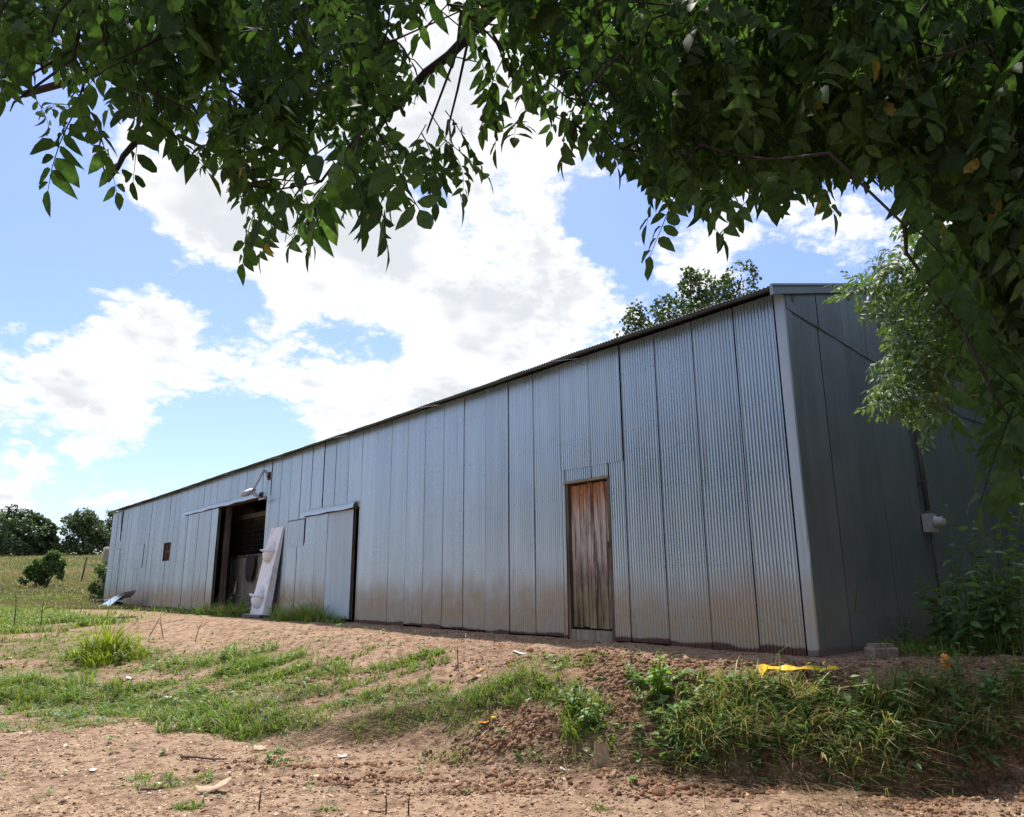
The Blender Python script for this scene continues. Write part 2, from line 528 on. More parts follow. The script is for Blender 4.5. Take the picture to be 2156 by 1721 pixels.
# ------------------------------------------------------------------ barn materials
def galv(tone=1.0, stain=1.0, metal=.78, rough=.27):
    def fn(g):
        pos = g.n('ShaderNodeNewGeometry').outputs['Position']
        z = g.n('ShaderNodeSeparateXYZ', {0: pos}).outputs[2]
        rnd = g.n('ShaderNodeObjectInfo').outputs['Random']
        off = g.n('ShaderNodeCombineXYZ', {0: g.m('MULTIPLY', rnd, 37.0), 1: 0.0, 2: g.m('MULTIPLY', rnd, 11.0)}).outputs[0]
        pr = g.vm('ADD', pos, off)
        streak = g.noise(g.scalevec(pr, (9, 9, .35)), 1.0, 5, .6)
        blot = g.noise(pr, 1.6, 4, .55)
        sp = g.noise(pr, 70, 2, .5)
        v = g.m('ADD', g.m('MULTIPLY', streak, .55), g.m('MULTIPLY', blot, .45))
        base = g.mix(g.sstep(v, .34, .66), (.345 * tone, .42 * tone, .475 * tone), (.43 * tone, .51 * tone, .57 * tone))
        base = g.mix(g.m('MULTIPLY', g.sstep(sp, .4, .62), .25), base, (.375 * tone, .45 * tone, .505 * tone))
        bright = g.m('MULTIPLY_ADD', rnd, .12, .94)
        base = g.mix(1.0, base, g.n('ShaderNodeCombineXYZ', {0: bright, 1: bright, 2: bright}).outputs[0], 'MULTIPLY')
        n2 = g.noise(g.scalevec(pr, (2.2, 2.2, .9)), 1.0, 4, .6)
        zz = g.m('MULTIPLY_ADD', g.m('SUBTRACT', n2, .5), .9, z)
        dirt = g.m('MULTIPLY', g.m('MULTIPLY', g.sstep(zz, .98, .30), g.sstep(g.noise(pr, 7, 5, .7), .30, .58, .55, 1.0)), .95 * stain)
        tan_ = g.mix(g.sstep(g.noise(pr, .8, 3), .46, .72), (.42, .345, .235), (.44, .30, .155))
        base = g.mix(dirt, base, tan_)
        rust = g.m('MULTIPLY', g.sstep(g.m('MULTIPLY_ADD', g.m('SUBTRACT', blot, .5), .16, z), .075, .045), stain)
        base = g.mix(rust, base, (.12, .062, .045))
        rs_ = g.noise(g.scalevec(pr, (16, 16, .5)), 1.0, 4, .6)
        base = g.mix(g.m('MULTIPLY', g.sstep(rs_, .62, .74), .40 * stain), base, (.24, .16, .11))
        spots = g.m('MULTIPLY', g.sstep(g.noise(pr, 23, 3, .6), .68, .76), .5)
        base = g.mix(spots, base, (.2, .15, .12))
        mt = g.m('MULTIPLY', g.m('SUBTRACT', 1.0, dirt), metal)
        rr = g.m('MULTIPLY_ADD', blot, .25, g.m('MULTIPLY_ADD', dirt, .3, rough - .1))
        nb = g.bump(g.noise(g.scalevec(pr, (3, 3, 1.2)), 1.0, 3), .06, .02)
        return principled(g, base, rr, mt, .4, nb)
    return fn


material('galvanized', galv())
material('galvanized_shaded', galv(.56, .35, .60, .42))  # darker copy of the same sheets; the gable's shade is put into the tone
material('galvanized_roof', galv(.55, 0.0, .4, .5))
material('galvanized_trim', galv(.85, .8, .5, .45))
material('galvanized_light', galv(1.22, 0.0, .35, .45))


def wood(dark, light, sc=1.0):
    def fn(g):
        pos = g.n('ShaderNodeTexCoord').outputs['Object']
        rnd = g.n('ShaderNodeObjectInfo').outputs['Random']
        pr = g.vm('ADD', pos, g.n('ShaderNodeCombineXYZ', {0: g.m('MULTIPLY', rnd, 19.0), 1: g.m('MULTIPLY', rnd, 7.0), 2: g.m('MULTIPLY', rnd, 31.0)}).outputs[0])
        gr = g.noise(g.scalevec(pr, (28 * sc, 28 * sc, 1.3 * sc)), 1.0, 6, .65, .6)
        bl = g.noise(pr, 2.0, 4)
        c = g.mix(g.sstep(g.m('ADD', g.m('MULTIPLY', gr, .7), g.m('MULTIPLY', bl, .3)), .36, .64), dark, light)
        return principled(g, c, .85, spec=.2, normal=g.bump(gr, .5, .006))
    return fn


material('old_wood', wood((.05, .036, .026), (.17, .135, .10)))
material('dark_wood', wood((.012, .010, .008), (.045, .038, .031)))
material('pale_wood', wood((.30, .22, .13), (.50, .39, .25)))
material('grey_wood', wood((.11, .095, .08), (.27, .24, .205)))
material('sill_wood', wood((.16, .13, .09), (.34, .29, .21)))


def door_wood(g):
    pos = g.n('ShaderNodeNewGeometry').outputs['Position']
    z = g.n('ShaderNodeSeparateXYZ', {0: pos}).outputs[2]
    rnd = g.n('ShaderNodeObjectInfo').outputs['Random']
    pr = g.vm('ADD', pos, g.n('ShaderNodeCombineXYZ', {0: g.m('MULTIPLY', rnd, 13.0), 1: 0.0, 2: g.m('MULTIPLY', rnd, 29.0)}).outputs[0])
    gr = g.noise(g.scalevec(pr, (34, 34, 1.6)), 1.0, 6, .68, .8)
    st = g.noise(g.scalevec(pr, (9, 9, .7)), 1.0, 4, .6, .5)
    grey = g.mix(g.sstep(gr, .34, .64), (.12, .092, .075), (.50, .435, .39))
    warm = g.mix(g.sstep(gr, .32, .64), (.09, .034, .018), (.42, .19, .075))
    moss = g.mix(g.sstep(gr, .34, .66), (.095, .075, .038), (.30, .245, .14))
    dark = g.mix(g.sstep(gr, .36, .66), (.045, .022, .016), (.21, .115, .075))
    zz = g.m('MULTIPLY_ADD', g.m('SUBTRACT', st, .5), 1.3, z)
    c = g.mix(g.sstep(zz, 1.50, 2.05), grey, warm)
    c = g.mix(g.m('MULTIPLY', g.sstep(zz, 1.05, .80), .6), c, dark)
    c = g.mix(g.sstep(g.m('MULTIPLY_ADD', g.m('SUBTRACT', st, .5), .5, z), .72, .52), c, moss)
    wp = g.noise(g.scalevec(pr, (7, 7, 1.4)), 1.0, 4, .6)
    c = g.mix(g.m('MULTIPLY', g.m('MULTIPLY', g.sstep(wp, .52, .66), g.sstep(z, .7, 1.0)), .6), c, warm)
    c = g.mix(g.m('MULTIPLY', g.sstep(st, .50, .63), .85), c, (.035, .018, .013))
    fleck = g.m('MULTIPLY', g.sstep(g.noise(g.scalevec(pr, (30, 30, 9)), 1.0, 3), .64, .72), .6)
    c = g.mix(fleck, c, (.46, .38, .32))
    return principled(g, c, .82, spec=.25, normal=g.bump(gr, .7, .006))


material('door_wood', door_wood)


def plain(col, rough=.7, metal=0.0, spec=.3, var=.25, sc=12.0):
    def fn(g):
        pos = g.n('ShaderNodeTexCoord').outputs['Object']
        n = g.noise(pos, sc, 4, .6)
        c = g.mix(g.sstep(n, .3, .7), tuple(x * (1 - var) for x in col), tuple(min(1, x * (1 + var)) for x in col))
        return principled(g, c, rough, metal, spec, normal=g.bump(n, .2, .01))
    return fn


material('mesh_wire', plain((.03, .028, .027), .7, .2))
material('black_cloth', plain((.012, .012, .014)))
material('dark_steel', plain((.09, .085, .085), .5, .6))
material('steel', plain((.34, .34, .35), .4, .7))
material('conduit_steel', plain((.10, .10, .105), .55, .5))
material('meter_grey', plain((.42, .44, .47), .5, .3, var=.1))
material('rusty', plain((.12, .06, .04), .8, .2, sc=20))
material('concrete', plain((.30, .23, .175), .9, sc=30, var=.35))
material('white_paper', plain((.72, .70, .67), .8, var=.08))
material('cardboard', plain((.50, .36, .24), .9, var=.2))
material('yellow_plastic', plain((.85, .50, .02), .45, var=.06, sc=40))
material('orange_skin', plain((.80, .30, .04), .6, var=.3, sc=30))
material('yellow_leaf', plain((.72, .42, .03), .7, var=.25, sc=40))
material('orange_leaf', plain((.70, .25, .02), .7, var=.25, sc=40))
material('stone', plain((.34, .25, .19), .9, var=.3, sc=18))
material('plank_weathered', wood((.20, .15, .10), (.42, .34, .24)))


def fixture_mat(g):
    pos = g.n('ShaderNodeTexCoord').outputs['Object']
    n = g.noise(pos, 3.5, 5, .65)
    n2 = g.noise(g.scalevec(pos, (5, 5, 1.2)), 1.0, 5, .6)
    c = g.mix(g.m('MULTIPLY', g.sstep(n, .50, .70), .55), (.72, .71, .72), (.40, .36, .33))
    c = g.mix(g.m('MULTIPLY', g.sstep(n2, .56, .74), .35), c, (.50, .45, .41))
    return principled(g, c, .5, 0, .4)


material('stained_white', fixture_mat)


def tube_glow(g):
    return g.n('ShaderNodeEmission', {'Color': (1, .72, .36, 1), 'Strength': 4.0})


material('tube_glow', tube_glow)

# ------------------------------------------------------------------ barn
barn = empty('barn', tuple(BC), pi / 2 + WA)
tag(barn, 'long low barn clad in grey corrugated galvanized sheets', 'barn')
PER = 0.6125 / 14


def sheet_mesh(name, s0, s1, z0, z1, q0=0.0, amp=.0118, rows=5, wob=.004, seed=0, seg=6, slope0=0.0, slope1=0.0, lipw=.005):
    """corrugated sheet in barn axes; ribs upright (or running down the slope for roofs)"""
    ncol = max(4, int(round((s1 - s0) / PER * seg)))
    S = np.linspace(s0, s1, ncol + 1)
    ph = np.cos(2 * pi * (S - s0) / PER) * amp
    R = np.linspace(0, 1, rows + 1)
    sv, rv = np.meshgrid(S, R)
    zt0 = z0 + slope0 * (S - s0)
    zt1 = z1 + slope1 * (S - s0)
    zv = zt0[None] * (1 - rv) + zt1[None] * rv
    wv = wob * (vnoise(sv * 2.3 + seed * 3.1, zv * 1.1, seed) - .5) * 2
    lip = lipw * np.exp(-((S - s0) / .03) ** 2)
    qv = q0 + ph[None] + wv + lip[None]
    V = np.stack([sv.ravel(), qv.ravel(), zv.ravel()], 1)
    n1_ = ncol + 1
    i = (np.arange(rows)[:, None] * n1_ + np.arange(ncol)[None]).ravel()
    F = np.stack([i, i + n1_, i + n1_ + 1, i + 1], 1)
    return np_mesh(name, V, [F], smooth=True)


def sheet(parent, s0, s1, z0, z1, q0=0.0, mat='galvanized', name='sheet', gap=.007, **kw):
    me = sheet_mesh(name, s0 + gap / 2, s1 - gap / 2, z0, z1, q0, seed=random.randint(0, 9999), **kw)
    o = finish(name, me, mat, parent)
    return o


wall = MB().box(.02, BL - .02, -.12, -.05, .2, .34).box(.02, BL - .02, -.12, -.05, 3.78, 3.92)
# girts stop at the openings
wall = MB()
for (a, b) in ((.02, 2.75), (3.70, 9.85), (12.15, 14.95), (18.95, BL - .02)):
    for zg in (.30, 1.1, 1.9, 2.7):
        wall.box(a, b, -.14, -.05, zg, zg + .10)
wall.box(.02, BL - .02, -.14, -.05, 3.5, 3.6)
wall.box(.02, BL - .02, -.14, -.05, 3.86, 3.96)
front = wall.build('wall', 'old_wood', barn)
SEAM = [.13] + [.67 + .6125 * k for k in range(53) if .67 + .6125 * k < BL - .1] + [BL]
TOPZ = 4.0
random.seed(3)


def zb(s):
    x, y, _ = wpt(s, .02, 0)
    return max(-.05, tz(x, y) + random.uniform(-.005, .03))


for a, b in zip(SEAM[:-1], SEAM[1:]):
    gap = random.choice([.0015, .002, .003, .005])
    if abs(a - (.67 + .6125 * 17)) < .01 or abs(a - (.67 + .6125 * 19)) < .01:
        gap = .022
    q0 = random.uniform(-.004, .006)
    if gap < .004 and gap != .022:
        gap = .0018
    if a > 18:
        gap = min(gap, .0015)
    mid_s = (a + b) / 2
    if 2.4 < mid_s < 3.75:                    # over and beside the plank door
        sheet(front, a, b, 2.36, TOPZ, .012 + q0, gap=gap)
        if a < 2.6:
            sheet(front, a, 2.80, zb(a), 2.39, q0, gap=.002)
            sheet(front, 2.80, b, 2.155, 2.39, q0, gap=.002)
        else:
            sheet(front, 3.66, b + .03, zb(a), 2.39, q0, gap=.002)
            sheet(front, a, 3.66, 2.155, 2.39, q0, gap=.002)
        continue
    if 9.95 < b and a < 12.05:                # second doorway
        sheet(front, a, b, 2.36, TOPZ, q0, gap=gap)
        if a < 9.9:
            sheet(front, a, 9.93, zb(a), 2.36, q0, gap=.002)
        if b > 12.05:
            sheet(front, 12.05, b, zb(a), 2.36, q0, gap=.002)
        continue
    if b > 15.02 and a < 18.9:                # main doorway
        sheet(front, max(a, 14.8), b, 3.06, TOPZ, q0, gap=gap)
        if a < 15.0:
            sheet(front, a, 15.02, zb(a), 3.06, q0, gap=.002)
        if b > 18.9:
            sheet(front, 18.9, b, zb(a), 3.06, q0, gap=.002)
        continue
    if a < 23.52 < b or a < 24.28 < b or (a > 23.5 and b < 24.3):    # small barred vent
        l0, l1 = max(a, 23.5), min(b, 24.3)
        sheet(front, a, b, 2.26, TOPZ, q0, gap=gap)
        sheet(front, a, b, zb(a), 1.62, q0, gap=gap)
        if a < 23.5:
            sheet(front, a, 23.5, 1.62, 2.26, q0, gap=.001)
        if b > 24.3:
            sheet(front, 24.3, b, 1.62, 2.26, q0, gap=.001)
        continue
    if a < 31.1 < b:                          # torn seam near the far end
        sheet(front, a, b, zb(a), TOPZ, q0, gap=.03, wob=.02)
        continue
    sheet(front, a, b, zb(a), TOPZ, q0, gap=gap)

# screw heads on the near sheets
nl = MB()
for a in np.arange(.2, 7.6, PER * 3):
    if 2.75 < a < 3.7:
        continue
    for zn in (.34, .95 + .0 * a, 1.95, 2.75, 3.55):
        c = (round((a - .13) / PER) * PER + .13 + .003, .012, zn + random.uniform(-.012, .012))
        r = .0065
        nl.add([(c[0] + r * cos(k * pi / 3), c[1] + .004, c[2] + r * sin(k * pi / 3)) for k in range(6)] + [(c[0], c[1] + .008, c[2])],
               [(k, (k + 1) % 6, 6) for k in range(6)])
tag(nl.build('screws', 'dark_steel', front), kind='stuff')

# corner trim: two legs of the folded flashing, dented at knee height
V_, F_ = [], []
zs = np.linspace(0, 3.99, 24)
for z in zs:
    dent = .022 * math.exp(-((z - 1.02) / .05) ** 2)
    V_ += [(.115, .013, z), (.0, .013 - dent * .4, z), (-.013, .0 + 0 * dent, z), (-.013, -.13, z)]
for i in range(len(zs) - 1):
    for k in range(3):
        F_.append((i * 4 + k, i * 4 + k + 1, i * 4 + 5 + k, i * 4 + 4 + k))
me = bpy.data.meshes.new('corner_trim')
me.from_pydata(V_, [], F_)
ct = finish('corner_trim', me, 'galvanized_trim', barn)
ct.data.materials.append(MATS['galvanized_shaded'])
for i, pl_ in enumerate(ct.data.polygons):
    pl_.material_index = 1 if i % 3 == 2 else 0  # gable leg of the flashing painted darker to carry its shade
MB().box(BL, BL + .012, -.1, .02, 0.02, 3.98).build('corner_trim', 'galvanized', barn)

# gable wall: sheets in the plane s = 0 seen from outside; a lower and an upper tier with a lapped joint
gfr = MB().box(.03, .10, -BW, -.15, .3, .4).box(.03, .10, -BW, -.15, 2.0, 2.1)
gable = gfr.build('gable_wall', 'old_wood', barn)


def roofz(q):
    return 4.035 + PITCHR * (-q if q > -BW / 2 else BW + q)


def gsheet(y0, y1, zlo0, zlo1, zhi0, zhi1, off, seed):
    me = sheet_mesh('sheet', 0, y1 - y0, 0, 1, 0, seed=seed, rows=5, amp=.005, lipw=0.0)
    co = np.empty(len(me.vertices) * 3, dtype=np.float32)
    me.vertices.foreach_get('co', co)
    co = co.reshape(-1, 3)
    u = co[:, 0] / (y1 - y0)
    t = co[:, 2].copy()
    z = (zlo0 + (zlo1 - zlo0) * u) * (1 - t) + (zhi0 + (zhi1 - zhi0) * u) * t
    nc = np.stack([-co[:, 1] - off, -(y0 + co[:, 0]), z], 1)
    me.vertices.foreach_set('co', nc.astype(np.float32).ravel())
    me.update()
    return finish('sheet', me, 'galvanized_shaded', gable)


def lapz(y):
    return 3.79 - .113 * y if y < 5 else 3.22


yy = [.0] + [.1 + .6125 * k for k in range(1, 23)] + [BW]
for k, (a, b) in enumerate(zip(yy[:-1], yy[1:])):
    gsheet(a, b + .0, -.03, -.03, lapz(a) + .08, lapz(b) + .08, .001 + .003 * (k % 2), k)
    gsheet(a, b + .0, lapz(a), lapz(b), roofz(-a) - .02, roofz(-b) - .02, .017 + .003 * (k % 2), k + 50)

# far gable and back wall, plain
MB().box(BL - .03, BL, -BW, -.01, 0, 4.0).build('gable_wall', 'galvanized', barn)
tri = MB().add([(BL - .015, -.05, 3.99), (BL - .015, -BW + .05, 3.99), (BL - .015, -BW / 2, 4.0 + PITCHR * BW / 2)], [(0, 1, 2)])
tri.build('gable_peak', 'galvanized', barn)
MB().box(0, BL, -BW, -BW + .03, 0, 4.0).build('back_wall', 'galvanized', barn)
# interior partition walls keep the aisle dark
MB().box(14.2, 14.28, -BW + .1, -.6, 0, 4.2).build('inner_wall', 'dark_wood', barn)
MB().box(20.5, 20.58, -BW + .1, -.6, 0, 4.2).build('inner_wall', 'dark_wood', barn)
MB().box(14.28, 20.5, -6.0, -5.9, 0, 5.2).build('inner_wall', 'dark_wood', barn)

# roof: purlin frame with single sheets; the eave line sags and waves
rf = MB()
for q in (-.16, -1.6, -3.3, -5.0, -6.7):
    z = roofz(q) - .10
    rf.box(-.02, BL + .02, q - .04, q + .04, z - .08, z + .06)
rf.box(-.03, BL + .03, -BW, -BW + .1, 3.9, 3.99)
roof = rf.build('roof', 'old_wood', barn)
ROFF = .32


def sag(s):
    return .035 * (fbm(np.asarray(s, float), np.asarray(s, float) * 0, .33, 3, 77)) - .02 * np.sin(pi * np.asarray(s, float) / BL)


def roof_sheet(s0, s1, q0, q1, seed, lift=0.0):
    seg = 6
    ncol = max(4, int((s1 - s0) / (PER * 1.2) * seg))
    S = np.linspace(s0, s1, ncol + 1)
    R = np.linspace(0, 1, 4)
    sv, rv = np.meshgrid(S, R)
    qv = q0 + (q1 - q0) * rv + .012 * (vnoise(np.array([seed * 1.7]), np.array([2.2]), 5)[0] - .5)
    zb_ = 4.055 + PITCHR * np.where(qv > -BW / 2, -qv, BW + qv)
    zv = zb_ + .008 * np.cos(2 * pi * sv / (PER * 1.2)) + sag(sv) * np.exp(-np.abs(qv - q0) / 1.5) * (q0 > -1) + lift
    V = np.stack([sv.ravel(), qv.ravel(), zv.ravel()], 1)
    n1_ = ncol + 1
    i = (np.arange(3)[:, None] * n1_ + np.arange(ncol)[None]).ravel()
    me = np_mesh('roof_sheet', V, [np.stack([i, i + 1, i + n1_ + 1, i + n1_], 1)], smooth=True)
    finish('roof_sheet', me, 'galvanized_roof', roof)


rs = np.arange(-.08, BL + .2, .6125)
for k, s0 in enumerate(rs):
    s1 = min(s0 + .625, BL + .22)
    roof_sheet(s0, s1, ROFF, -BW / 2 - .02, k, .004 * (k % 2))
for k in range(0, len(rs), 9):
    roof_sheet(rs[k], min(rs[k] + .6125 * 9 + .01, BL + .22), -BW - .2, -BW / 2 + .02, k, .0)
# gable rake trim: board-like folded metal following the slope
V_, F_ = [], []
for q in (ROFF, -BW / 2, -BW - .2):
    z = roofz(q)
    V_ += [(-.045, q, z + .045), (-.06, q, z + .04), (-.06, q, z - .085), (-.02, q, z - .09), (-.02, q, z + .03)]
for i in range(2):
    for k in range(5):
        k2 = (k + 1) % 5
        F_.append((i * 5 + k, i * 5 + k2, i * 5 + 5 + k2, i * 5 + 5 + k))
F_ += [(4, 3, 2, 1, 0), (10, 11, 12, 13, 14)]
me = bpy.data.meshes.new('rake_trim')
me.from_pydata(V_, [], F_)
finish('rake_trim', me, 'galvanized_shaded', barn)

# plank door
door = MB().box(2.785, 2.83, -.10, .016, .0, 2.15).box(3.615, 3.675, -.10, .004, .0, 2.15).box(2.785, 3.675, -.10, .03, 2.15, 2.19)
door = door.build('door', 'old_wood', barn)
MB().box(2.79, 3.68, -.005, .036, 2.155, 2.185).build('lintel_strip', 'sill_wood', door)
MB().box(2.83, 3.615, -.10, .012, -.06, .125).build('sill', 'sill_wood', door)
px_ = [2.835, 2.925, 3.04, 3.165, 3.30, 3.425, 3.535, 3.61]
for a, b in zip(px_[:-1], px_[1:]):
    dq = random.uniform(-.006, .006)
    top = 2.13 + random.uniform(-.015, .01)
    bot = .155 + random.uniform(-.008, .012)
    n = 6
    V_, F_ = [], []
    for k in range(n + 1):
        z = bot + (top - bot) * k / n
        w0 = random.uniform(-.002, .002)
        V_ += [(a + .005 + w0, -.075 + dq, z), (a + .005 + w0, -.045 + dq, z), (b - .005 + w0, -.045 + dq, z), (b - .005 + w0, -.075 + dq, z)]
    for k in range(n):
        for j in range(4):
            F_.append((k * 4 + j, k * 4 + (j + 1) % 4, k * 4 + 4 + (j + 1) % 4, k * 4 + 4 + j))
    F_ += [(3, 2, 1, 0), tuple(n * 4 + j for j in range(4))]
    me = bpy.data.meshes.new('plank')
    me.from_pydata(V_, [], F_)
    finish('plank', me, 'door_wood', door)
lt = MB().box(2.84, 2.90, -.045, -.015, 1.02, 1.30).box(2.85, 2.875, -.02, .012, 1.22, 1.27)
lt.build('latch', 'rusty', door)
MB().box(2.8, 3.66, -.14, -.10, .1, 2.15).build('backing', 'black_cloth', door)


def sliding(s0, s1, z0, z1, q, cuts, tilt, bright=None):
    o = MB()
    for zz in (z0 + .05, (z0 + z1) / 2, z1 - .12):
        o.box(s0 + .02, s1 - .02, q - .06, q - .02, zz, zz + .09)
    o.box(s0 + .01, s0 + .08, q - .065, q - .015, z0, z1).box(s1 - .08, s1 - .01, q - .065, q - .015, z0, z1)
    d = o.build('sliding_door', 'old_wood', barn)
    cs = [s0] + cuts + [s1]
    for k, (a, b) in enumerate(zip(cs[:-1], cs[1:])):
        sheet(d, a, b, z0 + random.uniform(-.01, .015), z1, q + .004 * (k % 2), mat='galvanized_light' if bright and k in bright else 'galvanized', gap=.0015)
    d.rotation_euler = (0, tilt, 0)
    return d


d1 = sliding(18.47, 21.75, .02, 3.02, .10, [19.05, 19.66, 20.27, 20.88, 21.4], 0)
d2 = sliding(10.02, 12.34, .06, 2.31, .07, [11.20, 11.78], 0, bright=(0,))
for (a, b, zc, drop) in ((15.25, 21.85, 3.085, .08), (9.88, 12.48, 2.365, .07)):
    S = np.linspace(a, b, 60)
    prof = [(.03, drop + .04), (.12, drop + .02), (.165, .0), (.172, -.05)]
    Vp = []
    for s in S:
        dz_ = .022 * math.sin(s * 5.3) * .4 + .03 * float(fbm(np.array([s]), np.array([0.]), .9, 2, 12)[0])
        for (q, z) in prof:
            Vp.append((s, q, zc + z + dz_ * (q > .1)))
    Fp = [(i * 4 + k, i * 4 + 4 + k, i * 4 + 5 + k, i * 4 + k + 1) for i in range(len(S) - 1) for k in range(3)]
    me = bpy.data.meshes.new('track_hood')
    me.from_pydata(Vp, [], Fp)
    hood = finish('track_hood', me, 'galvanized_light', barn, True)
    MB().box(a + .05, b - .05, .02, .10, zc - .05, zc + .01).build('track', 'rusty', hood)

# patches and the barred vent
pt = sheet(barn, 12.53, 13.46, 1.66, 2.29, .022, name='patch')
MB().box(12.50, 13.49, .012, .034, 2.275, 2.30).box(12.515, 12.54, .008, .02, 1.72, 2.27).build('edge_strip', 'dark_steel', pt)
sheet(barn, 26.95, 28.7, 1.45, 2.36, .022, name='patch')
pt = sheet(barn, 30.85, 31.55, 1.72, 2.32, .024, mat='galvanized_light', name='patch')
MB().box(30.83, 31.57, .014, .03, 2.31, 2.335).build('edge_strip', 'dark_steel', pt)
vent = MB().box(23.5, 24.3, -.10, -.02, 1.60, 1.65).box(23.5, 24.3, -.10, -.02, 2.24, 2.28).box(23.48, 23.53, -.10, -.02, 1.6, 2.28).box(24.27, 24.32, -.10, -.02, 1.6, 2.28)
vent = vent.build('vent', 'rusty', barn)
for s in (23.74, 23.98, 24.16):
    MB().box(s, s + .05, -.085, -.035, 1.64, 2.25).build('bar', 'rusty', vent)
# torn strip at the far end: a sheet edge standing off the wall
MB().add([(31.02, .035, 2.62), (31.20, .035, 2.62), (31.22, .05, 3.93), (31.03, .11, 3.93)], [(0, 1, 2, 3)]).build('loose_flap', 'galvanized', barn)
MB().box(31.0, 31.045, .008, .05, 2.66, 3.92).build('slit_dark', 'black_cloth', barn)  # black strip painted in as the darkness of the open slit

# stall seen through the main doorway
QP = -.75
c2 = lambda x, y: ((500 + x * .31966) / 1.39147, (1300 + y * .31966) / 1.39147)
sp0, _ = wall_hit(*c2(480, 900), q=QP)
sp1, _ = wall_hit(*c2(532, 900), q=QP)
sm1, zh = wall_hit(*c2(700, 672), q=QP)
_, zl = wall_hit(*c2(600, 1040), q=QP)
st = MB().box(sp1, sp0, QP - .08, QP + .06, 0, 3.6).box(15.3, 15.42, QP - .08, QP + .06, 0, 3.6)
st.box(15.0, 20.45, QP - .06, QP + .02, zh - .07, zh + .07).box(15.0, 20.45, QP - .05, QP + .07, zl - .04, zl + .03)
stall = st.build('stall_front', 'old_wood', barn)
s = 15.1
while s < 20.35:
    w = random.uniform(.16, .24)
    MB().box(s + .004, s + w, QP + .02, QP + .05 + random.uniform(0, .012), .02, zl - .05 + random.uniform(-.01, .01)).build('plank', 'grey_wood', stall)
    s += w
wm = MB()
for s in np.arange(15.45, sp1, .15):
    wm.box(s, s + .010, QP, QP + .010, zl + .03, zh - .07)
for z in np.arange(zl + .14, zh - .08, .15):
    wm.box(15.42, sp1, QP + .011, QP + .019, z, z + .010)
wm.build('wire_mesh', 'mesh_wire', stall)
MB().box(18.46, 18.60, -.28, -.14, 0, 3.9).build('door_post', 'old_wood', barn)
MB().box(14.9, 15.02, -.26, -.14, 0, 3.9).build('door_post', 'old_wood', barn)
MB().box(14.9, 18.7, -.26, -.14, 3.08, 3.26).build('door_header', 'old_wood', barn)

# ------------------------------------------------------------------ things at the barn
c2 = lambda x, y: ((500 + x * .31966) / 1.39147, (1300 + y * .31966) / 1.39147)


def lc(s, q, z):            # barn axes -> world tuple
    return tuple(wpt(s, q, z))


# strip light
sL, zL = wall_hit(*c2(820, 645), q=-1.9)
t = empty('tube_light', lc(sL, -1.9, zL), pi / 2 + WA)
tag(t, 'glowing fluorescent tube hanging inside the open barn doorway', 'lamp')
MB().tube([(-.62, 0, 0), (.62, 0, 0)], .022, 10).build('tube', 'tube_glow', t, True)
MB().box(-.66, .66, -.05, .05, .03, .075).build('housing', 'white_paper', t)

# yard light on a curved arm
s0 = 14.93
q1, z1 = cross_hit(*c2(735, 450), s0)
_, zbr = wall_hit(*c2(915, 295))
t = empty('yard_light', lc(s0, 0, zbr), pi / 2 + WA)
tag(t, 'pale yard light on a curved pipe arm above the open doorway', 'lamp')
hq, hz = q1, z1 - zbr
pts = []
for k in range(15):
    u = k / 14
    q = .06 + (hq - .12) * (u ** .9)
    z = .02 + .10 * sin(pi * min(1, u * 1.6)) * (u < .63) + (hz + .08) * max(0, (u - .22) / .78) ** 1.5
    pts.append((0, q, z))
MB().tube(pts, .034, 8).build('arm', 'meter_grey', t, True)
MB().box(-.07, .07, .01, .05, -.11, .09).box(-.045, .045, .05, .08, -.06, .06).build('wall_plate', 'rusty', t)
hd = MB().tube([(0, hq - .10, hz + .10), (0, hq + .02, hz + .03), (0, hq + .10, hz - .02), (0, hq + .24, hz - .06)], [.045, .075, .085, .07], 12)
hd = hd.build('lamp_head', 'meter_grey', t, True)
MB().tube([(0, hq - .04, hz + .02), (-.02, hq - .10, hz - .05), (-.1, hq - .22, hz - .13)], [.05, .045, .02], 8).build('photocell', 'meter_grey', hd, True)
MB().box(-.5, -.08, hq - .26, hq - .18, hz - .19, hz - .155).build('reflector_bracket', 'steel', t)

# white panel with two basins leaning on the wall
pb = gp(*c2(868, 1588))
sB, qB = sq(pb[0], pb[1])
qB = max(.45, min(qB, .8))
lean = math.atan2(qB - .06, 2.12)
t = empty('basin_panel', lc(sB - .02, qB, tz(*wpt(sB, qB, 0)[:2])), pi / 2 + WA)
tag(t, 'stained white panel with two bulging basins leaning against the barn wall', 'panel')
TM = Matrix.Rotation(lean, 4, 'X')
hw_ = .40
V_, F_ = [], []
nz = 14
for k in range(nz + 1):
    z = 2.2 * k / nz
    bow = .02 * sin(pi * k / nz)
    w = hw_ * (1.0 - .06 * k / nz)
    V_ += [tuple(TM @ Vector(p)) for p in ((w, -.20, z), (w, bow, z), (-w, bow, z), (-w, -.20 * (1 - .8 * k / nz), z))]
for k in range(nz):
    for j in range(3):
        F_.append((k * 4 + j, k * 4 + j + 1, k * 4 + 5 + j, k * 4 + 4 + j))
me = bpy.data.meshes.new('panel')
me.from_pydata(V_, [], F_)
pn = finish('panel', me, 'stained_white', t, False)
md = pn.modifiers.new('thick', 'SOLIDIFY')
md.thickness = .015
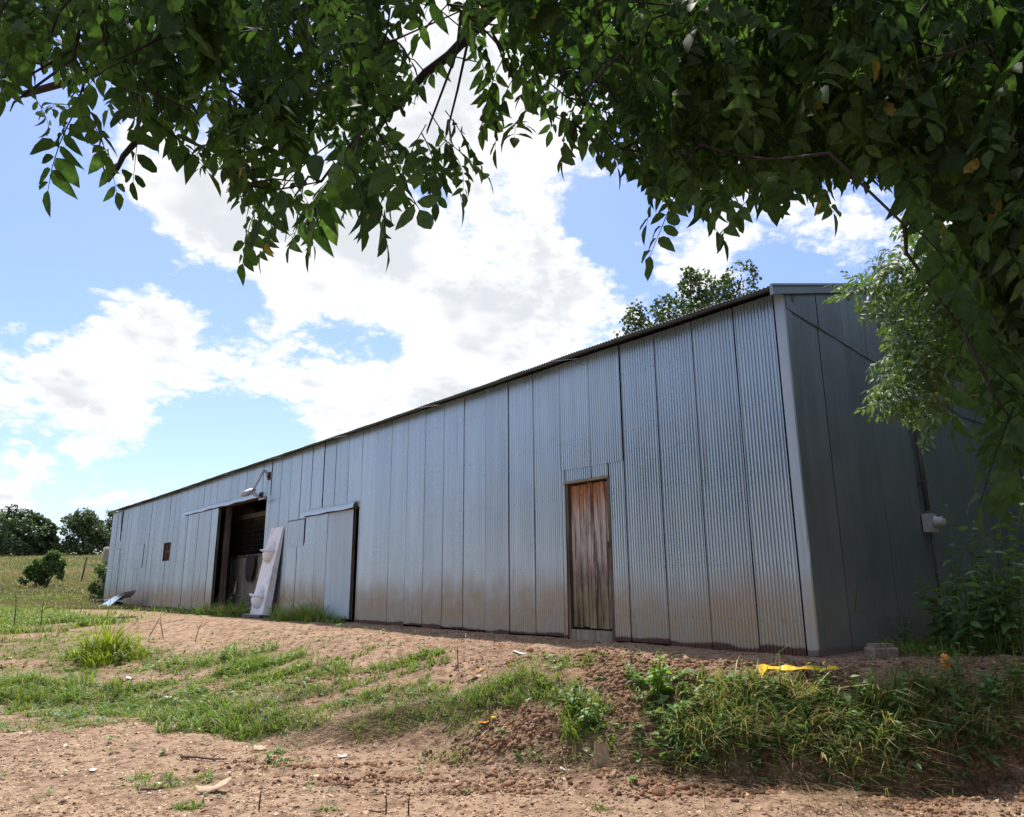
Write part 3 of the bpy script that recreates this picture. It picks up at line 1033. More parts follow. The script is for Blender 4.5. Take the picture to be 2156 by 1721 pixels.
for zc in (1.60, .50):
    V_, F_ = [], []
    nu, nv_ = 16, 10
    for i in range(nv_ + 1):
        th = pi * i / nv_
        for j in range(nu + 1):
            ph = pi * j / nu
            r = .225 * sin(th) ** .8
            zz = .31 * cos(th)
            x = r * cos(ph) * 1.0
            y = r * sin(ph) * (.85 if zz < 0 else .62)
            V_.append(tuple(TM @ Vector((x, y + .015, zc + zz * (1.0 if zz < 0 else .8)))))
    for i in range(nv_):
        for j in range(nu):
            a = i * (nu + 1) + j
            F_.append((a, a + 1, a + nu + 2, a + nu + 1))
    me = bpy.data.meshes.new('basin')
    me.from_pydata(V_, [], F_)
    bs = finish('basin', me, 'stained_white', t, True)
    rim = [tuple(TM @ Vector((.26 * cos(a), .015 + .215 * sin(a), zc - .02))) for a in np.linspace(-.1, pi + .1, 18)]
    MB().tube(rim, .022, 6).build('rim', 'stained_white', bs, True)
    MB().tube([tuple(TM @ Vector(p)) for p in ((.29, .05, zc - .01), (.40, .08, zc + .01), (.55, .09, zc + .035))], [.035, .03, .01], 7).build('spout', 'stained_white', bs, True)
pb2 = gp(*c2(815, 1598))
t = empty('floor_tray', (pb2[0], pb2[1], pb2[2] + .03), pi / 2 + WA)
tag(t, 'flat grey tray lying on the ground before the leaning white panel', 'tray')
MB().box(-.5, .62, -.16, .2, -.02, .035, Matrix.Rotation(.05, 4, 'X')).build('base', 'dark_steel', t)
MB().box(-.46, .58, -.12, .17, .037, .048, Matrix.Rotation(.05, 4, 'X')).build('liner', 'meter_grey', t)
pw = gp(*c2(785, 1565))
o = MB()
o.add([(-.2, 0, 0), (.1, .05, .0), (.28, .0, .16), (.16, -.1, .2), (-.05, -.12, .12)], [(0, 1, 2, 3, 4)])
o = o.build('plastic_scrap', 'white_paper')
o.location = tuple(pw + np.array([0, 0, .03]))
tag(o, 'curved white plastic scrap between the grey tray and doorway grass', 'scrap')

# things hanging and leaning inside the doorway
pd = empty('saddle_pad', lc(*(lambda r: (r[0], QP + .14, r[1]))(wall_hit(*c2(735, 1120), q=QP + .14))), pi / 2 + WA)
tag(pd, 'black pad hanging on the stall front inside the barn doorway', 'pad')
V_ = [(.36, 0, .26), (-.28, 0, .30), (-.33, .02, -.05), (-.22, .03, -.36), (.05, .04, -.50), (.28, .03, -.34), (.38, .02, -.02), (0, .13, .0)]
MB().add(V_, [(i, (i + 1) % 7, 7) for i in range(7)]).build('pad', 'black_cloth', pd, True)
MB().tube([(.2, .02, .28), (.1, 0, .5), (-.1, 0, .5), (-.2, .02, .28)], .012, 6).build('strap', 'black_cloth', pd)
for (a, b, qa, qb, lab, nm, mt) in (((478, 1120), (430, 1470), QP + .12, QP + .45, 'tall pale pole leaning at the doorway by the sliding door edge', 'wood_pole', 'pale_wood'),
                            ((557, 1060), (550, 1215), QP + .09, QP + .09, 'short upright pale batten nailed on the stall planks', 'wood_batten', 'grey_wood'),
                            ((602, 1265), (583, 1380), QP + .1, QP + .2, 'short pale stick leaning on the lower stall planks', 'wood_stick', 'pale_wood'),
                            ((830, 1120), (790, 1245), QP + .3, QP + .35, 'slanting pale handle beside the black pad in the doorway', 'tool_handle', 'pale_wood')):
    A, B = wall_hit(*c2(*a), q=qa), wall_hit(*c2(*b), q=qb)
    P0, P1 = wpt(B[0], qb, B[1]), wpt(A[0], qa, A[1])
    o = empty(nm, tuple(P0))
    tag(o, lab, 'pole')
    MB().tube([(0, 0, 0), tuple(P1 - P0)], .028, 6).build('shaft', mt, o, True)
    MB().tube([tuple(P1 - P0), tuple((P1 - P0) * 1.03)], [.033, .02], 6).build('tip', mt, o)

# electric meter and conduit on the gable
t = empty('electric_meter', lc(-.02, -3.06, 1.40), pi / 2 + WA)
tag(t, 'grey electric meter box with round meter and conduit on the gable', 'meter')
MB().box(-.11, -.0, -.10, .10, -.03, .21).build('box', 'meter_grey', t)
MB().tube([(-.11, -.01, .10), (-.13, -.01, .10), (-.135, -.01, .10), (-.21, -.01, .10), (-.235, -.01, .10)], [.08, .08, .068, .066, .04], 16).build('dial', 'meter_grey', t, True)
MB().tube([(-.05, 0, .25), (-.05, .02, 1.0), (-.05, .02, 2.9), (-.05, .02, 3.3)], .034, 10).build('conduit', 'conduit_steel', t, True)
for zc in (.62, 1.5, 2.6):
    MB().box(-.09, .0, -.04, .08, zc, zc + .03).build('clamp', 'conduit_steel', t)
MB().tube([(-.06, .02, -.05), (-.05, -.01, -.5), (-.03, -.04, -1.35)], .014, 6).build('ground_wire', 'conduit_steel', t, True)

# ------------------------------------------------------------------ foliage materials


def leafmat(name, dark, light, trans, dead=(.30, .22, .06), thr=.985, rough=.5, tf=.35, spec=.35):
    def fn(g):
        tn = g.n('ShaderNodeAttribute', attribute_name='tint').outputs['Fac']
        rnd = g.n('ShaderNodeObjectInfo').outputs['Random']
        tt = g.m('FRACT', g.m('MULTIPLY_ADD', rnd, .61, tn))
        c = g.mix(tt, dark, light)
        c = g.mix(g.sstep(tn, thr, thr + .006), c, dead)
        sp_ = g.noise(g.n('ShaderNodeNewGeometry').outputs['Position'], 75.0, 2, .6)
        c = g.mix(g.m('MULTIPLY', g.sstep(sp_, .40, .66), .45), c, tuple(x * .55 for x in dark))
        tc = g.mix(1.0, c, trans, 'MULTIPLY')
        p = principled(g, c, rough, 0, spec)
        tr = g.n('ShaderNodeBsdfTranslucent', {'Color': tc})
        return g.n('ShaderNodeMixShader', {0: tf, 1: p.outputs[0], 2: tr.outputs[0]})
    return material(name, fn)


leafmat('canopy_leaf', (.021, .043, .016), (.076, .130, .043), (1.9, 2.2, .9, 1), tf=.50, thr=.991, rough=.6, spec=.18)
leafmat('bright_leaf', (.060, .115, .042), (.135, .215, .082), (1.7, 1.7, .8, 1), tf=.35, thr=1.2)
leafmat('far_leaf', (.055, .09, .045), (.13, .18, .085), (1.4, 1.5, .7, 1), tf=.22, thr=1.2)
leafmat('back_leaf', (.045, .075, .025), (.10, .15, .05), (1.5, 1.6, .7, 1), tf=.28, thr=.94, dead=(.16, .15, .08))
leafmat('bush_leaf', (.045, .085, .025), (.13, .21, .06), (1.5, 1.6, .7, 1), tf=.3, thr=1.2)
leafmat('weed_leaf', (.09, .175, .055), (.21, .33, .115), (1.6, 1.7, .7, 1), tf=.3, thr=1.2)
leafmat('lime_leaf', (.16, .30, .03), (.26, .42, .05), (1.5, 1.6, .6, 1), tf=.4, thr=1.2)
leafmat('grass_blade', (.10, .185, .032), (.24, .35, .065), (1.5, 1.5, .7, 1), dead=(.40, .31, .15), thr=.90, tf=.35)
leafmat('bank_blade', (.095, .165, .040), (.24, .33, .085), (1.5, 1.5, .7, 1), dead=(.42, .33, .17), thr=.80, tf=.3)
leafmat('straw', (.17, .115, .06), (.36, .27, .15), (1.2, 1.1, .8, 1), thr=1.2, tf=.2)
leafmat('field_blade', (.14, .19, .058), (.40, .335, .175), (1.3, 1.2, .8, 1), thr=1.2, tf=.3)
leafmat('tuft_blade', (.17, .26, .03), (.34, .42, .06), (1.5, 1.4, .6, 1), thr=1.2, tf=.4)
material('bark', wood((.014, .011, .009), (.045, .036, .028)))
material('stem_green', plain((.10, .16, .05), .6))
material('stem_brown', plain((.11, .075, .05), .8))


def vbasis(d, upish):
    d = d / np.linalg.norm(d, axis=-1, keepdims=True)
    n = upish - d * np.sum(d * upish, -1, keepdims=True)
    n = n / np.maximum(np.linalg.norm(n, axis=-1, keepdims=True), 1e-6)
    s = np.cross(n, d)
    return d, s, n


# leaflet template: x along, y across, z out of plane. 5 midrib points and 3 pairs of edge points
LT = np.array([(0, 0), (.18, 0), (.45, 0), (.76, 0), (1, 0), (.18, .36), (.45, .5), (.76, .30), (.18, -.36), (.45, -.5), (.76, -.30)])
LF3 = np.array([(0, 1, 5), (3, 4, 7), (0, 8, 1), (3, 10, 4)])
LF4 = np.array([(1, 2, 6, 5), (2, 3, 7, 6), (1, 8, 9, 2), (2, 9, 10, 3)])


ACR = np.abs(LT[:, 1]) * 2


def leaflets(base, d, up, length, width, droop, fold, tint):
    """many leaflets at once -> V, F3, F4, tint"""
    n = len(base)
    d, s, nn = vbasis(d, up)
    x = LT[None, :, 0] * length[:, None]
    y = LT[None, :, 1] * width[:, None]
    z = -droop[:, None] * LT[None, :, 0] ** 2 * length[:, None] + fold[:, None] * np.abs(LT[None, :, 1]) * width[:, None]
    V = base[:, None] + d[:, None] * x[..., None] + s[:, None] * y[..., None] + nn[:, None] * z[..., None]
    off = (np.arange(n) * 11)[:, None, None]
    return V.reshape(-1, 3), (LF3[None] + off).reshape(-1, 3), (LF4[None] + off).reshape(-1, 4), np.repeat(tint, 11)


def compound(seed, length=.30, pairs=5, ll=.095, lw=.040):
    """pinnate leaf along +x, hanging in its own plane; returns V,F3,F4,tint"""
    r = np.random.default_rng(seed)
    B, D, U, L, W, DR, FO, T = [], [], [], [], [], [], [], []
    curve = r.uniform(.10, .35)
    t0 = r.uniform(0, 1)

    def rach(t):
        return np.array([length * t, .03 * sin(3 * t + seed) * length * 3 * .3, -curve * length * t * t])
    for k in range(pairs):
        t = .22 + .70 * k / (pairs - 1)
        p = rach(t)
        for sd in (-1, 1):
            if r.random() < .06:
                continue
            sz = (.72 + .42 * sin(pi * (.15 + .75 * k / (pairs - 1)))) * r.uniform(.72, 1.2)
            B.append(p + np.array([0, sd * .004, 0]))
            D.append(np.array([.55 + r.uniform(-.15, .2), sd * 1.0, -.25 + r.uniform(-.35, .25)]))
            U.append(np.array([r.uniform(-.35, .35), r.uniform(-.35, .35), 1]))
            L.append(ll * sz)
            W.append(lw * sz * r.uniform(.7, 1.2))
            DR.append(r.uniform(-.1, .8))
            FO.append(r.uniform(.0, .75))
            T.append(np.clip(t0 + r.uniform(-.22, .22), 0, .985) if r.random() > .010 else .998)
    B.append(rach(1.0))
    D.append(np.array([1, 0, -.5]))
    U.append(np.array([0, r.uniform(-.3, .3), 1]))
    L.append(ll * 1.05)
    W.append(lw)
    DR.append(.2)
    FO.append(.2)
    T.append(t0 * .98)
    V, F3, F4, tn = leaflets(np.array(B), np.array(D), np.array(U), np.array(L), np.array(W), np.array(DR), np.array(FO), np.array(T))
    # rachis as a thin three-sided stalk
    ts = np.linspace(0, 1, 5)
    nv = len(V)
    rv = []
    for t in ts:
        p = rach(t)
        w = .0022 * (1.2 - .7 * t)
        rv += [p + (0, w, 0), p + (0, -w, 0), p + (0, 0, w * 1.6)]
    q4 = []
    for i in range(4):
        for k in range(3):
            q4.append((nv + i * 3 + k, nv + i * 3 + (k + 1) % 3, nv + i * 3 + 3 + (k + 1) % 3, nv + i * 3 + 3 + k))
    V = np.concatenate([V, np.array(rv)])
    F4 = np.concatenate([F4, np.array(q4)])
    tn = np.concatenate([tn, np.full(len(rv), .7)])
    # nibbled tips and edges
    nl_ = (len(V) - len(rv)) // 11
    for i_ in range(nl_):
        if r.random() < .22:
            j_ = i_ * 11
            V[j_ + 4] = V[j_ + 3] + (V[j_ + 4] - V[j_ + 3]) * r.uniform(.1, .5)
        if r.random() < .18:
            j_ = i_ * 11
            k2 = r.choice([5, 6, 7, 8, 9, 10])
            m_ = {5: 1, 6: 2, 7: 3, 8: 1, 9: 2, 10: 3}[int(k2)]
            V[j_ + k2] = V[j_ + m_] + (V[j_ + k2] - V[j_ + m_]) * r.uniform(.3, .65)
    return V, F3, F4, tn


def inpoly(x, y, P):
    P = np.asarray(P, float)
    x, y = np.asarray(x, float), np.asarray(y, float)
    c = np.zeros(x.shape, bool)
    j = len(P) - 1
    for i in range(len(P)):
        xi, yi = P[i]
        xj, yj = P[j]
        hit = ((yi > y) != (yj > y)) & (x < (xj - xi) * (y - yi) / (yj - yi + 1e-9) + xi)
        c ^= hit
        j = i
    return c


def make_leafy(root, mat, specs, variants, n_indiv, leaf_name='leaf', rest_name='foliage', view_test=True):
    """specs: list of (pos, dir, up, scale). The largest in view become parts, the rest one mesh."""
    pos = np.array([s_[0] for s_ in specs])
    dr = np.array([s_[1] for s_ in specs])
    up = np.array([s_[2] for s_ in specs])
    sc = np.array([s_[3] for s_ in specs])
    dist = np.linalg.norm(pos - np.array([0, 0, CAMZ]), axis=1)
    Mi = cam.matrix_world.inverted()
    lp = pos @ np.array(Mi.to_3x3()).T + np.array(Mi.translation)
    inv = (lp[:, 2] < 0) & (np.abs(lp[:, 0] / -lp[:, 2]) < .70) & (np.abs(lp[:, 1] / -lp[:, 2]) < .56)
    size = np.where(inv, sc / dist, 0)
    order = np.argsort(-size)
    ind = set(order[:n_indiv].tolist())
    d, s_, n_ = vbasis(dr, up)
    meshes = []
    for k, (V, F3, F4, tn) in enumerate(variants):
        me = np_mesh(leaf_name, V, [F3, F4], tn)
        me.materials.append(MATS[mat])
        meshes.append(me)
    AV, A3, A4, AT, nv = [], [], [], [], 0
    rootinv = np.array(root.location)
    for i in range(len(specs)):
        k = i % len(variants)
        if i in ind:
            o = bpy.data.objects.new(leaf_name, meshes[k])
            M = np.eye(4)
            M[:3, 0], M[:3, 1], M[:3, 2], M[:3, 3] = d[i] * sc[i], s_[i] * sc[i], n_[i] * sc[i], pos[i] - rootinv
            o.matrix_local = Matrix(M.tolist())
            link(o, root)
        else:
            V, F3, F4, tn = variants[k]
            R = np.stack([d[i], s_[i], n_[i]], 0) * sc[i]
            AV.append(V @ R + pos[i] - rootinv)
            A3.append(F3 + nv)
            A4.append(F4 + nv)
            AT.append((tn + (i * .37 % 1) * (tn < .985)) % 1.0 * .985 if (i % 5) else tn)
            nv += len(V)
    if AV:
        me = np_mesh(rest_name, np.concatenate(AV), [np.concatenate(A3), np.concatenate(A4)], np.concatenate(AT))
        tag(finish(rest_name, me, mat, root), kind='stuff')


# ------------------------------------------------------------------ overhanging tree
CAN = [(-700, -700), (-700, 150), (-300, 230), (0, 250), (35, 235), (45, 175), (75, 195), (95, 270), (125, 330), (150, 340), (150, 300), (175, 235), (240, 225), (275, 270), (330, 310),
       (350, 345), (420, 385), (470, 440), (490, 490), (560, 520), (620, 545), (680, 505), (740, 540), (780, 500), (800, 440), (860, 440), (960, 390), (950, 370), (925, 320), (915, 250),
       (930, 190), (990, 195), (1030, 225), (1055, 300), (1095, 310), (1090, 235), (1110, 190), (1160, 230), (1190, 320), (1240, 350), (1280, 320), (1330, 370), (1390, 420),
       (1410, 510), (1440, 500), (1460, 450), (1540, 440), (1590, 430), (1660, 475), (1700, 425), (1800, 430), (1890, 410), (1990, 470), (2005, 560), (2005, 620), (2025, 690),
       (2055, 760), (2065, 850), (2080, 910), (2100, 960), (2125, 1020), (2156, 1045), (2500, 1100), (2900, 900), (2900, -700)]
oak = empty('overhanging_tree', (4.7, 2.9, tz(4.7, 2.9)))
tag(oak, 'dark leafy tree with feathered leaves hanging over the top of the view', 'tree')
ro = np.array(oak.location)
random.seed(11)
specs, twigs = [], MB()
R2 = np.random.default_rng(21)
clusters = []
# limbs (world points) reaching out over the viewer
TOP = np.array([4.5, 3.0, 3.3])
LIMBS = [[(4.7, 2.9, 2.2), (3.4, 3.2, 3.5), (1.8, 3.3, 3.9), (.2, 3.2, 3.9), (-1.2, 3.2, 3.6), (-2.6, 3.4, 3.3)],
         [(4.7, 2.9, 2.4), (3.6, 3.0, 3.8), (2.6, 3.3, 4.0), (1.5, 3.4, 4.0), (.8, 3.4, 3.8)],
         [(4.7, 2.9, 2.6), (3.9, 3.6, 3.6), (3.2, 4.2, 3.9), (2.4, 4.5, 3.8)],
         [(4.7, 2.9, 2.6), (3.6, 1.6, 3.6), (2.0, .6, 4.2), (.4, -.2, 4.4)],
         [(4.7, 2.9, 2.6), (5.6, 1.0, 3.9), (6.0, -.8, 4.4)],
         [(4.7, 2.9, 2.8), (5.8, 4.2, 4.0), (6.6, 5.4, 4.6)],
         [(.2, 3.2, 3.9), (-.4, 3.0, 3.1), (-.7, 2.9, 2.6)],
         [(-1.2, 3.2, 3.6), (-1.7, 3.1, 3.0), (-1.9, 3.1, 2.6)],
         [(4.6, 3.0, 3.0), (4.2, 3.4, 4.6), (3.2, 3.6, 5.6), (1.6, 3.7, 5.8)]]
LP = []
for Lm in LIMBS:
    P = [np.array(p) for p in Lm]
    fine = []
    for a, b in zip(P[:-1], P[1:]):
        for k in range(6):
            fine.append(a + (b - a) * k / 6 + R2.normal(0, .005, 3))
    fine.append(P[-1])
    n = len(fine)
    r0 = .085 if Lm[0][0] > 4 else .035
    rad = [r0 * (1 - .82 * k / n) for k in range(n)]
    MB().tube([tuple(p - ro) for p in fine], rad, 8).build('branch', 'bark', oak, True)
    LP += fine
LP = np.array(LP)
MB().tube([(0, 0, -.1), (.02, .03, .6), (-.03, .02, 1.6), (-.02, 0, 2.6), (0, 0, 3.8)], [.26, .20, .175, .16, .10], 14).build('trunk', 'bark', oak, True)


NODES = []
THIN = [(940, 50, 120, .7), (1010, 70, 110, .75), (870, 90, 60, .5), (150, 120, 60, .45), (80, 60, 50, .4), (520, 180, 50, .45), (700, 110, 50, .4), (560, 330, 45, .4), (1300, 190, 60, .4), (1450, 250, 50, .4), (1560, 330, 45, .4), (1240, 60, 50, .4), (1720, 300, 40, .5), (1900, 240, 40, .6), (2040, 200, 40, .5), (960, 60, 130, .75), (900, 200, 70, .4), (390, 110, 70, .65), (360, 240, 60, .45), (1180, 160, 70, .5), (450, 60, 60, .5), (250, 170, 60, .4), (2020, 60, 70, .6), (2100, 330, 80, .5), (1960, 330, 60, .4), (620, 40, 60, .4), (1330, 60, 60, .4)]
_MI = np.array(cam.matrix_world.inverted())


def to_px(p):
    l = _MI[:3, :3] @ p + _MI[:3, 3]
    return (CX + FPX * l[0] / -l[2], CY - FPX * l[1] / -l[2])


def cluster(c, nleaf, spread, scl, hang, poly=None):
    n0 = len(specs)
    ax = np.array([R2.normal(0, .6), R2.normal(0, .6), -hang])
    ax /= np.linalg.norm(ax)
    for k in range(nleaf):
        t = (k + .5) / nleaf
        p = c + ax * spread * (t - .6) + R2.normal(0, spread * .10, 3)
        a = k * 2.4 + R2.uniform(0, .8)
        side = np.array([cos(a), sin(a), R2.uniform(-.5, .15)])
        d_ = side * .8 + ax * .55 + np.array([0, 0, -.25])
        up = np.array([R2.normal(0, .35), R2.normal(0, .35), 1.0])
        sc_ = scl * R2.uniform(.75, 1.15)
        if poly is not None:
            b_ = to_px(p)
            for (hx, hy, hr, hp) in THIN:
                if (b_[0] - hx) ** 2 + (b_[1] - hy) ** 2 < hr * hr and R2.random() < hp:
                    break
            else:
                hp = None
            if hp is not None:
                continue
            dn = d_ / np.linalg.norm(d_)
            q_ = np.array([to_px(p + dn * sc_ * f + np.array([0, 0, -.22 * f * sc_])) for f in (.15, .38)])
            if not inpoly(q_[:, 0], q_[:, 1], poly).all():
                continue
        specs.append((p, d_, up, sc_))
    if len(specs) == n0:
        return
    B_ = np.concatenate([LP, np.array(NODES)]) if NODES else LP
    dd = np.linalg.norm(B_ - c, axis=1) + 3.0 * np.maximum(0, c[2] - B_[:, 2] + .05)
    A = B_[int(np.argmin(dd))]
    if np.linalg.norm(A - c) > .75:
        A = c + (A - c) / np.linalg.norm(A - c) * .3 + np.array([0, 0, .12])
    m1 = (A + c) / 2 + R2.normal(0, .03, 3) + np.array([0, 0, .04])
    e = c + ax * spread * .08
    twigs.tube([tuple(A - ro), tuple(m1 - ro), tuple(c - ro), tuple(e - ro)], [.0042, .0036, .0026, .0012], 4, False)
    NODES.append(c)


def scatter(poly, n, d0, d1, nleaf, spread, scl, hang, box):
    k = 0
    while k < n:
        x, y = R2.uniform(box[0], box[1]), R2.uniform(box[2], box[3])
        if not inpoly(np.array([x]), np.array([y]), poly)[0]:
            continue
        d = R2.uniform(d0, d1)
        cluster(at(x, y, d), nleaf, spread, scl, hang, poly)
        k += 1


scatter(CAN, 92, 2.1, 3.8, 6, .32, .68, .9, (0, 1000, -80, 560))
scatter(CAN, 25, 2.2, 3.6, 6, .34, .70, .9, (0, 1000, -80, 200))
scatter(CAN, 78, 2.1, 3.6, 6, .32, .68, .9, (950, 1500, -80, 540))
scatter(CAN, 120, 2.2, 4.4, 7, .36, .76, .8, (1400, 2156, -80, 520))
scatter(CAN, 130, 3.0, 5.2, 7, .42, .95, .8, (1400, 2300, -120, 420))
scatter(CAN, 85, 2.2, 3.7, 7, .36, .76, 1.1, (1880, 2350, 380, 1090))
scatter(CAN, 100, 2.4, 5.0, 7, .5, 1.0, .8, (-700, 2900, -700, -60))
scatter(CAN, 50, 2.4, 5.0, 7, .5, 1.0, .9, (2156, 2900, -60, 1000))
# crown over and behind the viewer and above, out of sight, so the shade is real
for k in range(230):
    c = np.array([R2.uniform(-2.5, 9), R2.uniform(-3.5, 6.2), R2.uniform(3.9, 7.5)])
    if np.linalg.norm((c - np.array([3.8, 1.6, 5.2])) / np.array([5.2, 5.0, 2.6])) < 1 and inpoly(np.array([0.]), np.array([0.]), CAN)[0] is not None:
        r = c - np.array([0, 0, CAMZ])
        el = math.degrees(math.atan2(r[2], math.hypot(r[0], max(r[1], .01))))
        if r[1] > 0 and el < 44 and r[0] < 3.0:
            continue
        cluster(c, 7, .6, 1.5, .5)
# hand-placed sprays that hang clear of the mass
for (x, y, d, n, sp) in [(165, 300, 2.3, 2, .1), (185, 335, 2.35, 1, .05), (1060, 200, 2.2, 2, .1), (1075, 250, 2.2, 2, .1), (985, 175, 2.3, 2, .1), (940, 370, 2.3, 3, .15), (700, 470, 1.9, 2, .1),
                         (745, 470, 1.55, 2, .06), (770, 420, 1.35, 2, .05), (700, 430, 1.5, 2, .05), (900, 380, 1.9, 3, .12), (950, 400, 2.0, 2, .08), (620, 510, 2.1, 2, .08), (560, 480, 2.3, 2, .1), (845, 410, 2.6, 2, .1), (1215, 310, 2.0, 2, .08), (1425, 440, 2.1, 3, .16),
                         (1425, 490, 2.1, 2, .08), (1560, 430, 2.0, 2, .08), (1650, 440, 1.9, 2, .08), (1905, 600, 1.6, 1, .04), (2030, 820, 1.7, 3, .15), (2080, 930, 1.6, 3, .15), (2130, 1010, 1.6, 3, .12),
                         (250, 225, 2.0, 2, .08), (310, 270, 2.3, 2, .1)]:
    cluster(at(x, y - 200 / d, d), n, sp, .66, 1.6)
VAR = [compound(100 + k, .27 + .02 * (k % 4), 4 + k % 3, .088, .046) for k in range(14)]
make_leafy(oak, 'canopy_leaf', specs, VAR, 300)
tag(twigs.build('twigs', 'bark', oak), kind='stuff')

# ------------------------------------------------------------------ lighter tree standing beside the gable
ash = empty('young_tree', (7.3, 7.2, tz(7.3, 7.2)))
tag(ash, 'brighter green small-leaved tree reaching in front of the dark gable', 'tree')
ra = np.array(ash.location)
AP = [(1870, 440), (1960, 450), (2030, 560), (2080, 700), (2000, 800), (1970, 870), (1960, 900), (1930, 870), (1850, 850), (1860, 760), (1900, 720), (1890, 640), (1850, 620), (1790, 640), (1800, 590), (1860, 540), (1855, 480)]
MB().tube([(0, 0, -.1), (-.1, .05, 1.2), (-.3, .0, 2.4), (-.7, -.1, 3.4), (-1.0, -.2, 4.6)], [.10, .085, .07, .05, .02], 9).build('trunk', 'bark', ash, True)
for tgt in ((1990, 520, 6.6), (1880, 600, 6.4), (1930, 780, 6.2), (2050, 650, 6.5), (1960, 850, 6.2)):
    e = at(*tgt) - ra
    a = np.array([-.35, 0, 2.2 + .9 * R2.random()])
    m1 = a + (e - a) * .5 + np.array([0, 0, .15])
    MB().tube([tuple(a), tuple(m1), tuple(e)], [.035, .022, .006], 6).build('branch', 'bark', ash, True)
specs2 = []
k = 0
while k < 620:
    x, y = R2.uniform(1780, 2100), R2.uniform(430, 910)
    if not inpoly(np.array([x]), np.array([y]), AP)[0]:
        continue
    if fbm(np.array([x]), np.array([y]), .018, 2, 8)[0] < -.13:
        continue
    p = at(x, y, R2.uniform(5.7, 6.9))
    dd = np.array([R2.normal(-.4, .7), R2.normal(-.2, .7), R2.normal(-.25, .35)])
    specs2.append((p, dd, np.array([R2.normal(0, .4), R2.normal(0, .4), 1.]), R2.uniform(.75, 1.15)))
    k += 1
for k in range(500):
    p = ra + np.array([-.6, -.1, 3.8]) + R2.normal(0, 1, 3) * np.array([.95, .9, .8]) + np.array([.9, 0, 0])
    specs2.append((p, R2.normal(0, 1, 3) * np.array([1, 1, .4]), np.array([R2.normal(0, .4), R2.normal(0, .4), 1.]), R2.uniform(.9, 1.3)))
VAR2 = [compound(300 + k, .20, 5, .060, .028) for k in range(8)]
make_leafy(ash, 'bright_leaf', specs2, VAR2, 300)


# ------------------------------------------------------------------ far trees, bushes
def crown_tree(name, label, base, h, lobes, nleaf, size, mat, trunk_r, cat='tree', group=None, gapn=.0, trunk_h=None, seed=0, stems=None):
    r = np.random.default_rng(seed)
    root = empty(name, tuple(base))
    tag(root, label, cat, group)
    lobes = np.array(lobes, float)
    vol = lobes[:, 3] * lobes[:, 4] * lobes[:, 5]
    idx = r.choice(len(lobes), nleaf * 3, p=vol ** .7 / (vol ** .7).sum())
    u = r.normal(0, 1, (nleaf * 3, 3))
    u /= np.linalg.norm(u, axis=1, keepdims=True)
    rad = r.uniform(.35, 1.05, (nleaf * 3, 1)) ** .6
    # sub-clumps
    nc = 10
    P = lobes[idx, :3] + u * rad * lobes[idx, 3:]
    cell = size * 4.5
    f = fbm(P[:, 0] + P[:, 2] * .7 + seed, P[:, 1] + P[:, 2] * 1.3, 1 / cell, 2, 3 + seed)
    keep = f > gapn
    P = P[keep][:nleaf]
    n = len(P)
    cc = lobes[:, :3].mean(0)
    dr = r.normal(0, 1, (n, 3)) + (P - cc) / (np.abs(P - cc).max() + 1e-6) * .8
    up = r.normal(0, .5, (n, 3)) + np.array([0, 0, 1])
    L = size * r.uniform(.7, 1.35, n)
    V, F3, F4, tn = leaflets(P, dr, up, L, L * .75, r.uniform(0, .4, n), r.uniform(.1, .5, n), np.clip(.5 + .9 * (fbm(P[:, 0], P[:, 2], 2.2 / cell, 2, 9)) + r.uniform(-.25, .25, n), 0, .999))
    me = np_mesh('crown', V, [F3, F4], tn)
    finish('crown', me, mat, root)
    tk = MB()
    th = trunk_h or h * .45
    if stems:
        for (dx, dy, hh) in stems:
            tk.tube([(dx * .3, dy * .3, -.1), (dx * .7, dy * .7, hh * .5), (dx, dy, hh)], [trunk_r, trunk_r * .7, trunk_r * .3], 5)
    else:
        tk.tube([(0, 0, -.3), (.02 * h, 0, th * .5), (0, .02 * h, th), (0, 0, h * .8)], [trunk_r * 1.3, trunk_r, trunk_r * .8, trunk_r * .2], 8)
        for (x, y, z, a, b, c) in lobes:
            tk.tube([(0, 0, th * .75), (x * .5, y * .5, (th * .75 + z) / 2 + .05 * h), (x, y, z)], [trunk_r * .55, trunk_r * .4, trunk_r * .1], 5, False)
    tk.build('trunk', 'bark', root, True)
    return root


def lobeset(r, n, w, h, z0):
    out = []
    for k in range(n):
        a = k * 2.4 + r.uniform(0, 1)
        t = (k + .5) / n
        rr = w * .5 * sqrt(r.uniform(.05, 1)) * (1 - .45 * t)
        sz = w * r.uniform(.17, .27)
        out.append((rr * cos(a), rr * sin(a), z0 + (h - z0 - sz * .8) * t + sz * .2, sz, sz, sz * r.uniform(.75, 1.0)))
    return out


FT = [(-38, 112, 7.2, 8.5, 'leftmost dark tree of the far row, cut by the frame edge'),
      (28, 108, 7.4, 7.4, 'tall dark tree at the left frame edge beyond the pasture'),
      (72, 110, 6.2, 4.2, 'rounded dark tree just left of the gap in the far row'),
      (106, 122, 2.2, 3.0, 'low bushy tree filling the gap in the far row'),
      (164, 112, 7.3, 7.0, 'broad dark tree just right of the gap in the far row'),
      (216, 116, 6.9, 7.4, 'dark tree half hidden behind the barn far end'),
      (-150, 118, 7.5, 9.0, 'dark tree of the far row outside the left frame edge')]
for k, (px, dist, h, w, lab) in enumerate(FT):
    d = pray(px, 1235)
    x, y = d[0] / d[1] * dist, dist
    r = np.random.default_rng(400 + k)
    crown_tree('oak_tree', lab, (x, y, tz(x, y) - .2), h, lobeset(r, 13, w, h, h * .22) + [(0, 0, h * .25, w * .42, w * .42, h * .2)], 4600, .40, 'far_leaf', .28, group='trees beyond the pasture', gapn=.01, seed=40 + k)
